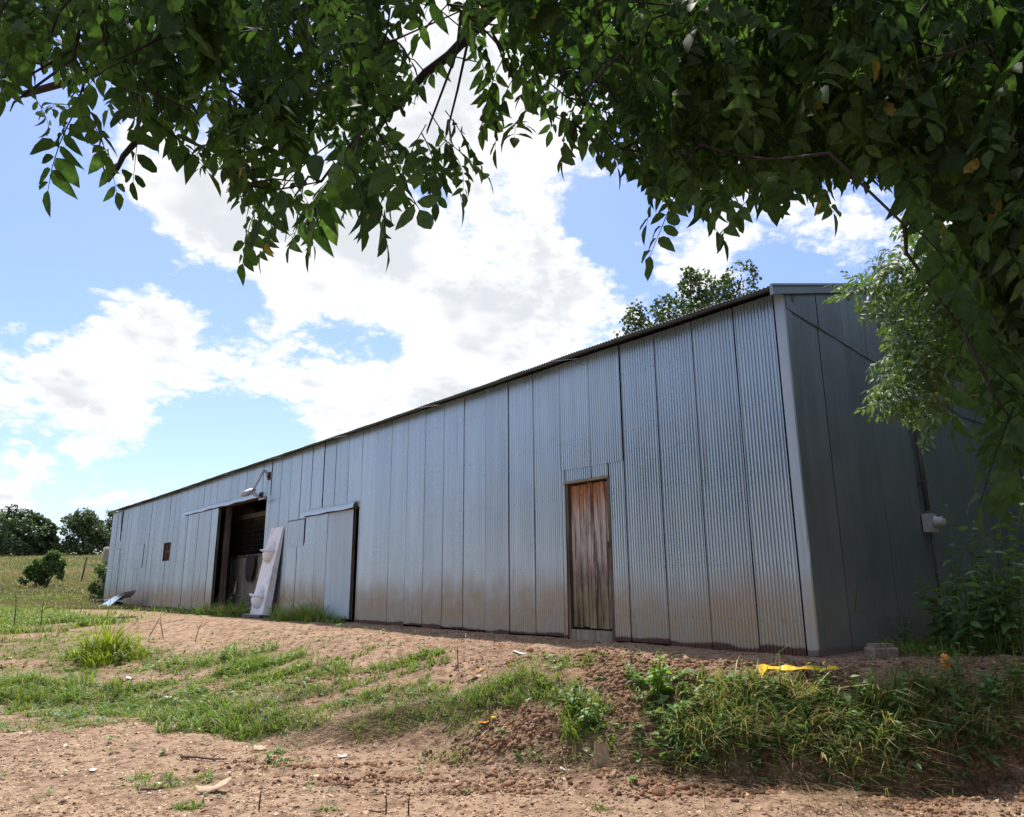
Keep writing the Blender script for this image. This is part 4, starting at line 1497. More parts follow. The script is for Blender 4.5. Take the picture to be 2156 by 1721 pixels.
# unseen trees added outside the frame to darken the gable and long wall
for k, (x, y, h, w, lab) in enumerate([(12.4, 7.6, 7.5, 5.5, 'added sky-blocking tree nearest the gable outside the right frame edge'), (9.2, 2.6, 8.0, 6.0, 'added sky-blocking tree beside the viewer outside the right frame edge'),
                                       (13.2, 11.5, 8.5, 6.5, 'added sky-blocking tree behind the gable outside the right frame edge'), (13.5, 4.5, 9.0, 6.5, 'farthest added sky-blocking tree outside the right frame edge'),
                                       (6.5, -5.0, 8.5, 6.5, 'added sky-blocking tree right behind the viewer'), (12.5, -3.0, 9.0, 7.0, 'added sky-blocking tree behind the viewer far to the right')]):
    r = np.random.default_rng(500 + k)
    crown_tree('added_shade_tree', lab, (x, y, tz(x, y) - .1), h, lobeset(r, 12, w, h, h * .12) + [(0, 0, h * .3, w * .45, w * .45, h * .28)], 3800, .36, 'far_leaf', .16, group='added trees blocking skylight', gapn=-.2, seed=70 + k)
# tree rising behind the roof
r = np.random.default_rng(77)
bx, by = 8.6, 34.0


def lobe_px(px, py, dist, rad, rz=None):
    p = at(px, py, dist / pray(px, py)[1]) - np.array([bx, by, tz(bx, by)])
    return (p[0], p[1] + r.uniform(-1.2, 1.2), p[2], rad, rad, rz or rad)


LB = [lobe_px(1345, 660, 34, .55, 1.0), lobe_px(1330, 700, 34, .8), lobe_px(1400, 665, 34, .8, .8), lobe_px(1465, 620, 34, 1.05, 1.1), lobe_px(1450, 595, 34, .55), lobe_px(1500, 650, 34, 1.2, 1.1),
      lobe_px(1430, 660, 34, 1.0), lobe_px(1550, 600, 34, .8, .9), lobe_px(1540, 640, 34, 1.0), lobe_px(1585, 625, 34, .6), lobe_px(1535, 585, 34, .4), lobe_px(1620, 650, 34, .7), lobe_px(1470, 720, 34, 2.2, 1.6), lobe_px(1400, 740, 34, 1.8, 1.3),
      lobe_px(1600, 720, 34, 2.0, 1.4), lobe_px(1380, 690, 34, .7)]
crown_tree('oak_tree', 'leafy tree rising behind the barn roof', (bx, by, tz(bx, by)), 15.5, LB, 9500, .17, 'back_leaf', .25, gapn=-.07, seed=5, trunk_h=9)

# bushes
p = gp(84, 1238)
dB = np.hypot(p[0], p[1])
k_ = dB / FPX * .84
crown_tree('bush', 'round dark green bush alone in the pasture on the left', p, 60 * k_,
           [(-22 * k_, 0, 30 * k_, 16 * k_, 16 * k_, 15 * k_), (4 * k_, 0, 44 * k_, 20 * k_, 18 * k_, 16 * k_), (18 * k_, 0, 62 * k_, 14 * k_, 12 * k_, 11 * k_), (30 * k_, 0, 46 * k_, 14 * k_, 12 * k_, 12 * k_),
            (-8 * k_, 0, 56 * k_, 12 * k_, 10 * k_, 9 * k_), (2 * k_, 0, 20 * k_, 18 * k_, 16 * k_, 14 * k_), (34 * k_, 0, 26 * k_, 10 * k_, 10 * k_, 12 * k_), (-34 * k_, 0, 16 * k_, 9 * k_, 9 * k_, 9 * k_)],
           3000, 6.0 * k_, 'bush_leaf', .05, cat='bush', gapn=-.01, seed=61, stems=[(-.5, 0, 1.3), (.3, .1, 1.6), (.1, -.2, 1.2), (.7, .2, 1.3)])
p = np.array([*wpt(BL + .6, -.3, 0)[:2], 0])
p[2] = tz(p[0], p[1])
crown_tree('bush', 'narrow weedy bush against the far left end of the barn', p, 1.9, [(0, 0, .5, .5, .5, .5), (-.2, 0, 1.1, .5, .5, .5), (.1, .0, 1.6, .35, .35, .3), (-.5, 0, .5, .35, .35, .4)], 1500, .12, 'bush_leaf', .03, cat='bush', gapn=-.06, seed=62,
           stems=[(-.2, 0, 1.4), (.2, .1, 1.2), (0, -.2, 1.0)])


# ------------------------------------------------------------------ posts, stakes and dry stems
def post(px, py, htop, rad, name, label, cat, mat, lean=(0, 0)):
    p = gp(px, py)
    d = np.hypot(p[0], p[1])
    h = htop * d / FPX * 1.05
    o = empty(name, tuple(p))
    tag(o, label, cat)
    MB().tube([(0, 0, -.15), (lean[0] * .5 * h, lean[1] * h * .5, h * .5), (lean[0] * h, lean[1] * h, h)], [rad, rad * .95, rad * .9], 8).build('shaft', mat, o, True)
    return o, h


o, h = post(216, 1244, 72, .22, 'fence_post', 'thick weathered wooden post beside the far end of the barn', 'post', 'plank_weathered')
MB().tube([(0, 0, h), (0, 0, h + .04)], [.19, .06], 8).build('cap', 'plank_weathered', o)
o, h = post(170, 1228, 42, .05, 'steel_post', 'thin dark steel fence post leaning in the pasture', 'post', 'dark_steel', (.12, 0))
MB().tube([(.12 * h, 0, h), (.125 * h, 0, h * 1.03)], [.06, .03], 6).build('cap', 'dark_steel', o)


def stem(px, py, hpx, lean, label, rad=.010, mat='stem_brown', twig=True):
    p = gp(px, py)
    d = np.hypot(p[0], p[1])
    h = hpx * d / FPX * 1.05
    o = empty('dry_stem', tuple(p))
    tag(o, label, 'stem', 'dry stems standing in the yard')
    q = [(0, 0, -.05)] + [(lean * h * t + random.uniform(-.02, .02) * h, random.uniform(-.03, .03) * h, h * t) for t in (.3, .6, .85, 1)]
    MB().tube(q, [rad, rad * .9, rad * .75, rad * .5, rad * .3], 5).build('stalk', mat, o, True)
    if twig:
        a = Vector(q[2])
        MB().tube([a, a + Vector((-.14 * h, .03, .10 * h)), a + Vector((-.22 * h, .02, .20 * h))], [rad * .5, rad * .35, rad * .2], 4).build('side_twig', mat, o, True)


for a in [(30, 1325, 58, -.10, 'tall bent dry stem at the left frame edge', .016), (84, 1322, 42, .02, 'upright dry stem just right of the tallest bent one', .014),
          (312, 1340, 34, .6, 'slanting dry stem right of the bright grass tuft', .010), (345, 1345, 36, -.3, 'bent dry stem in front of the broken tin', .010),
          (410, 1352, 36, .25, 'thin dry stem between grass tuft and doorway', .008), (483, 1290, 35, -.02, 'dry stem before the open doorway grass', .010),
          (622, 1298, 62, .35, 'curved dry stem between the white panel and second door', .012), (740, 1402, 26, .12, 'small dry stem on the bare terrace', .006),
          (965, 1400, 38, -.08, 'thin dry stem mid terrace below the wall', .007), (545, 1705, 30, .08, 'short stub twig in the foreground dirt', .007),
          (812, 1712, 40, 0, 'left one of two upright stubs at the bottom edge', .007), (860, 1715, 34, .02, 'right one of two upright stubs at the bottom edge', .007),
          (175, 1400, 40, .05, 'thin dry stem left of the bright grass tuft', .007)]:
    stem(*a[:5], rad=a[5])


# ------------------------------------------------------------------ grass blades
def blades(name, pts, h, w, lean, mat, tint, label=None, cat=None, parent=None, flat=0.0, dirs=None, kind='stuff', origin=(0, 0, 0), curl=1.0):
    n = len(pts)
    r = rng
    a = r.uniform(0, 2 * pi, n) if dirs is None else dirs
    dx, dy = np.cos(a), np.sin(a)
    t = np.array([0, .35, .7, 1.0])
    wd = np.array([1, .85, .55, 0.0])
    face = a + pi / 2 + r.normal(0, .5, n)
    sx, sy = np.cos(face), np.sin(face)
    V = np.zeros((n, 7, 3), np.float32)
    for k in range(4):
        out = lean * h * (t[k] ** (1 + curl))
        zz = h * (t[k] - .45 * np.minimum(lean, 1.4) * t[k] ** 2.5) * (1 - flat)
        cx, cy, cz = pts[:, 0] + dx * out, pts[:, 1] + dy * out, pts[:, 2] + zz
        if k < 3:
            V[:, k * 2] = np.stack([cx - sx * w * wd[k] / 2, cy - sy * w * wd[k] / 2, cz], 1)
            V[:, k * 2 + 1] = np.stack([cx + sx * w * wd[k] / 2, cy + sy * w * wd[k] / 2, cz], 1)
        else:
            V[:, 6] = np.stack([cx, cy, cz], 1)
    V = V.reshape(-1, 3) - np.array(origin, np.float32)
    o7 = (np.arange(n) * 7)[:, None]
    F4 = np.concatenate([o7 + np.array([[0, 1, 3, 2]]), o7 + np.array([[2, 3, 5, 4]])])
    F3 = o7 + np.array([[4, 5, 6]])
    me = np_mesh(name, V, [F3, F4], np.repeat(tint, 7))
    o = finish(name, me, mat, parent)
    if kind:
        o['kind'] = kind
    if label:
        tag(o, label, cat)
    return o


def sample_cover(n, x0, x1, y0, y1, power=1.0, maxdist=40):
    """points with density by cover, thinning with distance; tuft-wise"""
    X, Y = rng.uniform(x0, x1, n), rng.uniform(y0, y1, n)
    c, h = cover_at(X, Y)
    clump = smooth(fbm(X, Y, 5.5, 2, 131), -.28, .12)
    ok = rng.random(n) < c ** power * (.25 + .75 * clump)
    X, Y, h, c = X[ok], Y[ok], h[ok], c[ok]
    return X, Y, h, c


def make_grass():
    sets = [sample_cover(150000, -5.5, 6.0, 5.6, 11.5, 1.3), sample_cover(130000, -14, 3.0, 8.5, 20, 1.2), sample_cover(120000, -30, -5, 12, 34, 1.0), sample_cover(40000, 4, 10, 7, 14)]
    X = np.concatenate([s_[0] for s_ in sets])
    Y = np.concatenate([s_[1] for s_ in sets])
    H = np.concatenate([s_[2] for s_ in sets])
    toe = np.interp(X, TX, TY)
    bank = (X > .95) & (Y - toe < 1.6) & (Y - toe > 0) & (Y < 8.2)
    P = np.stack([X, Y, terrain(X, Y) - .01], 1)
    n = len(X)
    r = np.hypot(X, Y)
    h = H * rng.uniform(.45, 1.35, n) * np.where(rng.random(n) < .06, 1.5, 1)
    w = np.clip(.006 + .0006 * r, .005, .024) * rng.uniform(.7, 1.4, n)
    broad = (rng.random(n) < .5) * smooth(fbm(X, Y, 1.8, 2, 191), .02, .14)
    w = w * (1 + 1.9 * broad)
    h = h * (1 - .35 * broad) * (.65 + 1.3 * np.clip(fbm(X, Y, 3.2, 2, 195) + .3, 0, .7))
    lean = rng.uniform(.3, 1.5, n)
    tint = np.clip(.5 + .8 * fbm(X, Y, .9, 3, 141) + rng.uniform(-.3, .3, n), 0, .89)
    tint = np.where(rng.random(n) < .13, .95, tint)
    a = ~bank
    o = blades('grass', P[a], h[a], w[a], lean[a], 'grass_blade', tint[a], 'short bright green grass and weeds scattered over the bare yard', 'grass')
    b = bank & (rng.random(n) < .22)
    # bank: long, drooping downhill and matted
    dirs = np.where(rng.random(b.sum()) < .6, rng.normal(-pi / 2, .9, b.sum()), rng.uniform(0, 2 * pi, b.sum()))
    tb = np.clip(.45 + .9 * fbm(X[b], Y[b], 1.6, 3, 151) + rng.uniform(-.3, .3, b.sum()), 0, .79)
    tb = np.where(rng.random(b.sum()) < .40, .95, tb)
    blades('bank_grass', P[b], h[b] * 1.15, w[b] * .95, lean[b] * 1.25, 'bank_blade', tb, 'long dark matted grass drooping over the bank at lower right', 'grass', dirs=dirs)
    return n, b.sum()


NG_ = make_grass()


def tussocks(name, cl, mat, label, deadf=.15):
    """cl: (x, y, height, blades, downhill) -> arching blades springing from common feet"""
    P_, H_, D_ = [], [], []
    for (x, y, h, nb, dh) in cl:
        bx_, by_ = rng.normal(x, .035, nb), rng.normal(y, .03, nb)
        P_.append(np.stack([bx_, by_, terrain(bx_, by_) - .01], 1))
        H_.append(h * rng.uniform(.45, 1.2, nb))
        a = rng.uniform(0, 2 * pi, nb)
        D_.append(np.where(rng.random(nb) < dh, rng.normal(-pi / 2, .7, nb), a))
    P_, H_, D_ = np.concatenate(P_), np.concatenate(H_), np.concatenate(D_)
    n = len(P_)
    thr_ = .79 if mat == 'bank_blade' else .89
    tn = np.clip(rng.normal(.42, .22, n), 0, thr_)
    tn = np.where(rng.random(n) < deadf, .95, tn)
    blades(name, P_, H_, rng.uniform(.006, .015, n), rng.uniform(.4, 1.6, n), mat, tn, label, 'grass', dirs=D_)


TXX, TYY = rng.uniform(1.1, 5.2, 6000), rng.uniform(5.6, 8.0, 6000)
c_, h_ = cover_at(TXX, TYY)
toe = np.interp(TXX, TX, TY)
ok = (TYY - toe < .60 * np.interp(TXX, WX, WW)) & (rng.random(6000) < c_ * smooth(fbm(TXX, TYY, 1.5, 2, 205), -.15, .08)) & ((TXX > 1.7) | (TYY - toe < .5))
cl = [(x, y, rng.uniform(.15, .42), int(rng.integers(10, 26)), .5) for x, y in zip(TXX[ok][:160], TYY[ok][:160])]
tussocks('bank_tussocks', cl, 'bank_blade', 'arching green grass tussocks spilling down the bank at lower right', .38)
TXX, TYY = rng.uniform(-9, 3.0, 9000), 6.2 + 12 * rng.random(9000) ** 1.5
c_, h_ = cover_at(TXX, TYY)
ok = (rng.random(9000) < c_ ** 1.5) & ~((TXX > .95) & (TYY < 8))
cl = [(x, y, h * rng.uniform(.9, 2.0), int(rng.integers(10, 24)), .15) for x, y, h in zip(TXX[ok][:420], TYY[ok][:420], h_[ok][:420])]
tussocks('yard_tussocks', cl, 'grass_blade', 'loose green grass tussocks dotted over the yard', .12)

# matted straw lying on the bank and around its foot
SX, SY, SD = [], [], []
for (px, py, n, sp, a0) in [(780, 1520, 800, .45, .3), (880, 1505, 800, .45, .3), (1000, 1490, 500, .35, .3), (700, 1540, 350, .4, .2), (560, 1480, 300, .5, .1), (1100, 1560, 300, .4, 0), (1180, 1610, 300, .35, .4),
                            (1420, 1560, 500, .3, -1.2), (1560, 1560, 600, .3, -1.1), (1700, 1560, 700, .3, -1.2), (1620, 1500, 500, .3, -1.2), (1850, 1600, 600, .35, -1.3), (2000, 1580, 600, .4, -1.3),
                            (1450, 1440, 400, .3, -.5), (1540, 1610, 300, .25, -.6), (1300, 1600, 250, .25, -.3), (1750, 1690, 200, .2, -1), (640, 1470, 250, .4, .3), (1960, 1390, 200, .4, .5)]:
    p = gp(px, py)
    SX.append(rng.normal(p[0], sp, n))
    SY.append(rng.normal(p[1], sp * .45, n))
    SD.append(rng.normal(a0, .6, n) + pi * (rng.random(n) < .4))
X, Y = rng.uniform(-6, 4.6, 16000), 5.0 + 8 * rng.random(16000) ** 1.3
c_, h_ = cover_at(X, Y)
s_, q_ = sq(X, Y)
ok = (rng.random(16000) < .10 + .55 * c_) & ((q_ > .05) | (s_ < -.1))
SX.append(X[ok])
SY.append(Y[ok])
SD.append(rng.uniform(0, 2 * pi, ok.sum()))
SX, SY, SD = map(np.concatenate, (SX, SY, SD))
n = len(SX)
blades('dead_grass', np.stack([SX, SY, terrain(SX, SY) + rng.uniform(.0, .03, n)], 1), rng.uniform(.05, .27, n), rng.uniform(.003, .008, n), rng.uniform(.7, 1.6, n), 'straw', rng.uniform(0, 1, n),
       'flattened dead straw matted along the foot of the bank', 'dead grass', flat=.60, dirs=SD, curl=.15)

# tall dry grass of the far pasture
n = 70000
Y = 26 + 90 * rng.random(n) ** 1.3
X = -Y * rng.uniform(.30, .80, n)
s_, q_ = sq(X, Y)
ok = ~((q_ < .6) & (s_ < BL + .6))
X, Y = X[ok], Y[ok]
n = len(X)
far = smooth(Y, 34, 64)
ht = (.18 + .35 * far) * rng.uniform(.6, 1.4, n)
tn = np.clip(.12 + .75 * far + .7 * fbm(X, Y, .25, 3, 161) + rng.uniform(-.2, .2, n), 0, .999)
blades('pasture_grass', np.stack([X, Y, terrain(X, Y) - .02], 1), ht, .02 + .0009 * Y * rng.uniform(.6, 1.4, n), rng.uniform(.1, .7, n), 'field_blade', tn, 'tall straw coloured grass on the rising pasture at left', 'grass')

# bright tuft in the left foreground
p = gp(222, 1392)
t = empty('grass_tuft', tuple(p))
tag(t, 'tall bright yellow-green grass tuft left of centre in the yard', 'grass tuft')
d = np.hypot(p[0], p[1])
k_ = d / FPX
for (nm, cnt, sx, hh, mt) in (('blades', 260, 15, 118, 'tuft_blade'), ('skirt', 380, 36, 58, 'tuft_blade')):
    cen = rng.normal(0, sx * k_ * 1.1, (7, 2))
    ci = rng.integers(0, 7, cnt)
    hm = np.array([1.0, .55, .8, .62, .9, .5, .7])[ci]
    X, Y = p[0] + cen[ci, 0] + rng.normal(0, sx * k_ * .35, cnt), p[1] + cen[ci, 1] * .8 + rng.normal(0, sx * k_ * .3, cnt)
    blades(nm, np.stack([X, Y, terrain(X, Y) - .01], 1), hh * k_ * hm * rng.uniform(.5, 1.2, cnt), rng.uniform(.016, .034, cnt), rng.uniform(.2, 1.25, cnt), mt, rng.uniform(0, .89, cnt), parent=t, kind='stuff', origin=tuple(p))


# ------------------------------------------------------------------ broadleaf weeds
def ovate(seed, ll=1.0, ww=.5):
    r_ = np.random.default_rng(seed)
    V, F3, F4, tn = leaflets(np.zeros((1, 3)), np.array([[1., 0, 0]]), np.array([[0, 0, 1.]]), np.array([ll]), np.array([ww]), np.array([r_.uniform(.15, .45)]), np.array([r_.uniform(.1, .4)]), np.array([r_.uniform(0, .98)]))
    return np_mesh('leaf', V, [F3, F4], tn)


OV = {}
for mt in ('weed_leaf', 'lime_leaf', 'bank_blade'):
    OV[mt] = []
    for k in range(5):
        me = ovate(k, 1, .46 + .03 * k)
        me.materials.append(MATS[mt])
        OV[mt].append(me)


def weed(base, h, nst, nl, ll, label, mat='weed_leaf', spread=.35, group=None, name='weed', cat='weed'):
    o = empty(name, tuple(base))
    tag(o, label, cat, group)
    for s_ in range(nst):
        a = s_ * 2.4 + random.uniform(-.4, .4)
        hh = h * (1 if s_ == 0 else random.uniform(.55, .95))
        sp = spread * hh * (0.25 if s_ == 0 else random.uniform(.5, 1.1))
        pts = [Vector((0, 0, -.02))] + [Vector((cos(a) * sp * t ** 1.4, sin(a) * sp * t ** 1.4, hh * t)) for t in (.25, .5, .75, 1)]
        MB().tube(pts, [.009 * h ** .5, .008 * h ** .5, .006 * h ** .5, .004, .002], 5, False).build('stem', 'stem_green', o, True)
        for k in range(nl):
            t = .22 + .78 * (k + .5) / nl
            f = t * 4
            i = min(3, int(f))
            p = pts[i].lerp(pts[i + 1], f - i)
            b = k * 2.4 + random.uniform(-.5, .5)
            d_ = Vector((cos(b), sin(b), random.uniform(-.25, .55))).normalized()
            up = Vector((random.gauss(0, .3), random.gauss(0, .3), 1))
            up = (up - d_ * up.dot(d_)).normalized()
            sd = up.cross(d_)
            L = ll * random.uniform(.65, 1.15) * (1.15 - .5 * t)
            M = Matrix(((d_.x * L, sd.x * L, up.x * L, p.x), (d_.y * L, sd.y * L, up.y * L, p.y), (d_.z * L, sd.z * L, up.z * L, p.z), (0, 0, 0, 1)))
            lf = bpy.data.objects.new('leaf', OV[mat][random.randrange(5)])
            lf.matrix_local = M
            link(lf, o)
    return o


random.seed(23)
# by the gable (positions on the ground along it)
for (px, py, dist, hpx, nst, nl, ll, lab) in [
        (1990, 1335, 8.3, 150, 6, 14, .19, 'bushy green weed left of the tall one beside the gable'),
        (2060, 1330, 8.5, 240, 6, 17, .20, 'broad green weed in front of the gable under the meter'),
        (2125, 1330, 8.4, 340, 5, 21, .19, 'tallest green weed by the gable at the right frame edge'),
        (2100, 1340, 7.9, 200, 7, 15, .20, 'dense leafy weed below the tallest gable weed'),
        (2040, 1345, 7.9, 120, 6, 11, .17, 'low spreading weed at the right before the gable'),
        (2150, 1345, 7.8, 210, 5, 14, .19, 'large-leaved weed cut by the right frame edge'),
        (1905, 1350, 8.7, 70, 4, 7, .10, 'small weed behind the concrete block'),
        (2200, 1340, 8.4, 300, 5, 14, .15, 'tall weed just outside the right frame edge'),
        (2010, 1330, 9.2, 190, 3, 12, .12, 'dark slender weed against the gable behind the bushy one')]:
    r_ = pray(px, py)
    x, y = r_[0] / r_[1] * dist, dist
    weed((x, y, tz(x, y)), hpx * dist / FPX * 1.08, nst, nl, ll, lab)
# thin half-dead shrub at the corner
r_ = pray(1785, 1350)
x, y = r_[0] / r_[1] * 8.55, 8.55
x += .05
weed((x, y, tz(x, y)), .85, 4, 6, .075, 'thin half-bare weed against the gable by the barn corner', spread=.5)
# bright weed on the crest and weeds over the bank
p = gp(1390, 1480)
weed(p, .46, 5, 13, .11, 'bright lime green leafy weed standing on the crest of the bank', 'lime_leaf', .22)
BW_ = [(1240, 1540, .28, 'dark leafy weed at the left end of the bank growth'), (1205, 1500, .24, 'leafy weed above the dark one left of the soil pile'), (1480, 1500, .30, 'leafy weed on the bank right of the lime green weed'),
       (1560, 1470, .32, 'weed on the bank below the yellow strip left end'), (1640, 1480, .30, 'broad weed below the yellow plastic strip'), (1740, 1470, .34, 'leafy weed right of the yellow plastic strip'),
       (1830, 1500, .36, 'tall weed in the middle of the right bank'), (1900, 1520, .38, 'upright pale-stemmed weed right of bank middle'), (1960, 1490, .36, 'leafy weed below the orange fruit'),
       (2020, 1450, .42, 'tall weed right of the orange fruit'), (2090, 1500, .40, 'dense weed near the right frame edge on the bank'), (2140, 1460, .42, 'weed at the right frame edge on the bank'),
       (1420, 1580, .24, 'weed low on the bank left of the straw bundle'), (1520, 1560, .26, 'weed low on the bank above the crumbled soil'), (1690, 1530, .30, 'weed beside the hanging straw in the bank middle'),
       (1790, 1570, .28, 'low weed on the lower right bank'), (1880, 1590, .28, 'low weed at the foot of the right bank'), (2010, 1560, .32, 'weed low on the bank toward the right edge'), (2100, 1590, .3, 'lowest weed at the right frame edge'),
       (470, 1395, .2, 'bluish leafy weed in the yard right of the bright tuft'), (250, 1400, .22, 'leafy weed at the right foot of the bright grass tuft')]
for (px, py, h, lab) in BW_:
    p = gp(px, py)
    weed(p, h * random.uniform(.9, 1.1), random.choice([4, 5, 6]), random.choice([6, 7, 8]), .095, lab, random.choice(['weed_leaf', 'weed_leaf', 'bank_blade']), .55, 'weeds along the bank')
for (s_, q_, h, lab) in [(15.25, .35, .75, 'leafy weed at the right jamb of the open doorway'), (17.6, -.15, .6, 'leafy weed growing inside the open doorway'), (16.6, -.1, .5, 'small weed in the middle of the open doorway')]:
    x, y, _ = wpt(s_, q_, 0)
    weed((x, y, tz(x, y)), h, 4, 9, .14, lab)

# low broadleaf weeds nobody could count
def rosettes(name, X, Y, size, per, mat, label):
    n = len(X)
    Z = terrain(X, Y)
    B = np.repeat(np.stack([X, Y, Z + .005], 1), per, 0) + rng.normal(0, .012, (n * per, 3)) * np.array([1, 1, .3])
    B[:, 2] += rng.uniform(0, 1, n * per) * np.repeat(size, per) * .8
    a = rng.uniform(0, 2 * pi, n * per)
    D = np.stack([np.cos(a), np.sin(a), rng.uniform(-.1, 1.0, n * per)], 1)
    U = np.stack([rng.normal(0, .3, n * per), rng.normal(0, .3, n * per), np.ones(n * per)], 1)
    L = np.repeat(size, per) * rng.uniform(.6, 1.2, n * per)
    V, F3, F4, tn = leaflets(B, D, U, L, L * rng.uniform(.3, .6, n * per), rng.uniform(0, .7, n * per), rng.uniform(0, .5, n * per), rng.uniform(0, .98, n * per))
    tag(finish(name, np_mesh(name, V, [F3, F4], tn), mat), label, 'weeds', kind='stuff')


X, Y = rng.uniform(-8, 3.2, 9000), 6.0 + 9 * rng.random(9000) ** 1.4
c_, h_ = cover_at(X, Y)
ok = (rng.random(9000) < .03 + .5 * c_) & ~((X > .95) & (Y < 8)) & (sq(X, Y)[1] > .25)
X, Y = X[ok], Y[ok]
rosettes('yard_weeds', X, Y, rng.uniform(.025, .075, len(X)), 6, 'weed_leaf', 'low broadleaf weeds sprouting between the yard grass')
X, Y = rng.uniform(1.0, 5.2, 4200), rng.uniform(5.6, 8.2, 4200)
c_, h_ = cover_at(X, Y)
ok = (rng.random(4200) < .65 * c_) & (Y - np.interp(X, TX, TY) < .62 * np.interp(X, WX, WW))
X, Y = X[ok], Y[ok]
rosettes('bank_weeds', X, Y, rng.uniform(.04, .12, len(X)), 7, 'weed_leaf', 'leafy weeds mixed through the long grass of the bank')

# ------------------------------------------------------------------ litter and small things
p = gp(1857, 1383)
t = empty('concrete_block', tuple(p + np.array([0, 0, .0])), .15)
tag(t, 'weathered concrete block lying in the grass by the gable', 'block')
o = MB()
bw, bh, bd = .14, .11, .09
o.box(-bw, bw, -bd, bd, -.03, bh - .02)
ob = o.build('body', 'concrete', t)
md = ob.modifiers.new('bevel', 'BEVEL')
md.width, md.segments = .015, 2
for k in range(3):
    MB().box(-bw + .03 + k * .085, -bw + .075 + k * .085, -bd + .02, bd - .02, bh - .02, bh + .018).build('mortar_lump', 'concrete', t)


def scrap(px, py, w, h_, mat, name, label, cat, lift=.015, rz=0.0, curl=.3, outline=None, dist=None):
    p = gp(px, py)
    o_ = MB()
    n = 7
    V_, F_ = [], []
    for i in range(n):
        for j in range(4):
            u, v = i / (n - 1) - .5, j / 3 - .5
            e = 1 + .25 * math.sin(i * 2.3 + px) * (j in (0, 3))
            V_.append((w * u * (1 + .15 * sin(j * 2 + py)), h_ * v * e, curl * w * (u * u + .35 * sin(5 * u + v * 3 + px) * v * 1.2) + lift))
    for i in range(n - 1):
        for j in range(3):
            F_.append((i * 4 + j, i * 4 + 4 + j, i * 4 + 5 + j, i * 4 + 1 + j))
    o_.add(V_, F_)
    ob_ = o_.build(name, mat, None, True)
    ob_.location = tuple(p)
    ob_.rotation_euler = (random.uniform(-.1, .25), random.uniform(-.15, .15), rz)
    m_ = ob_.modifiers.new('thick', 'SOLIDIFY')
    m_.thickness = .003
    tag(ob_, label, cat)
    return ob_


# yellow strip standing slightly up from the ground
p = gp(1680, 1433)
V_, F_ = [], []
xs = np.linspace(-.33, .36, 12)
for i, x in enumerate(xs):
    top = .05 - .02 * i / 11 + .012 * sin(i * 1.9)
    bot = .02 + .008 * sin(i * 1.3)
    if i == 0:
        bot = -.04
    V_ += [(x, -.03 + .01 * sin(i), bot), (x, .05 + .01 * cos(i), top)]
for i in range(11):
    F_.append((2 * i, 2 * i + 2, 2 * i + 3, 2 * i + 1))
ys = MB().add(V_, F_).build('plastic_strip', 'yellow_plastic')
ys.location = tuple(p + np.array([0, 0, .06]))
ys.modifiers.new('thick', 'SOLIDIFY').thickness = .006
tag(ys, 'torn strip of bright yellow plastic lying on the bank crest', 'plastic strip')
p = gp(1993, 1408)
t = empty('orange_fruit', tuple(p))
tag(t, 'small orange fruit on the soil beside the gable grass', 'fruit')
V_, F_ = [], []
for i in range(7):
    th = pi * i / 6
    for j in range(10):
        a = 2 * pi * j / 10
        rr = .045 * sin(th) * (1 + .12 * sin(2 * a + 1))
        V_.append((rr * cos(a), rr * sin(a), .06 - .068 * cos(th) + .01 * sin(a)))
for i in range(6):
    for j in range(10):
        F_.append((i * 10 + j, i * 10 + (j + 1) % 10, i * 10 + 10 + (j + 1) % 10, i * 10 + 10 + j))
MB().add(V_, F_).build('flesh', 'orange_skin', t, True)
MB().tube([(0, 0, .125), (.008, 0, .14)], [.006, .003], 5).build('stalk', 'stem_brown', t)
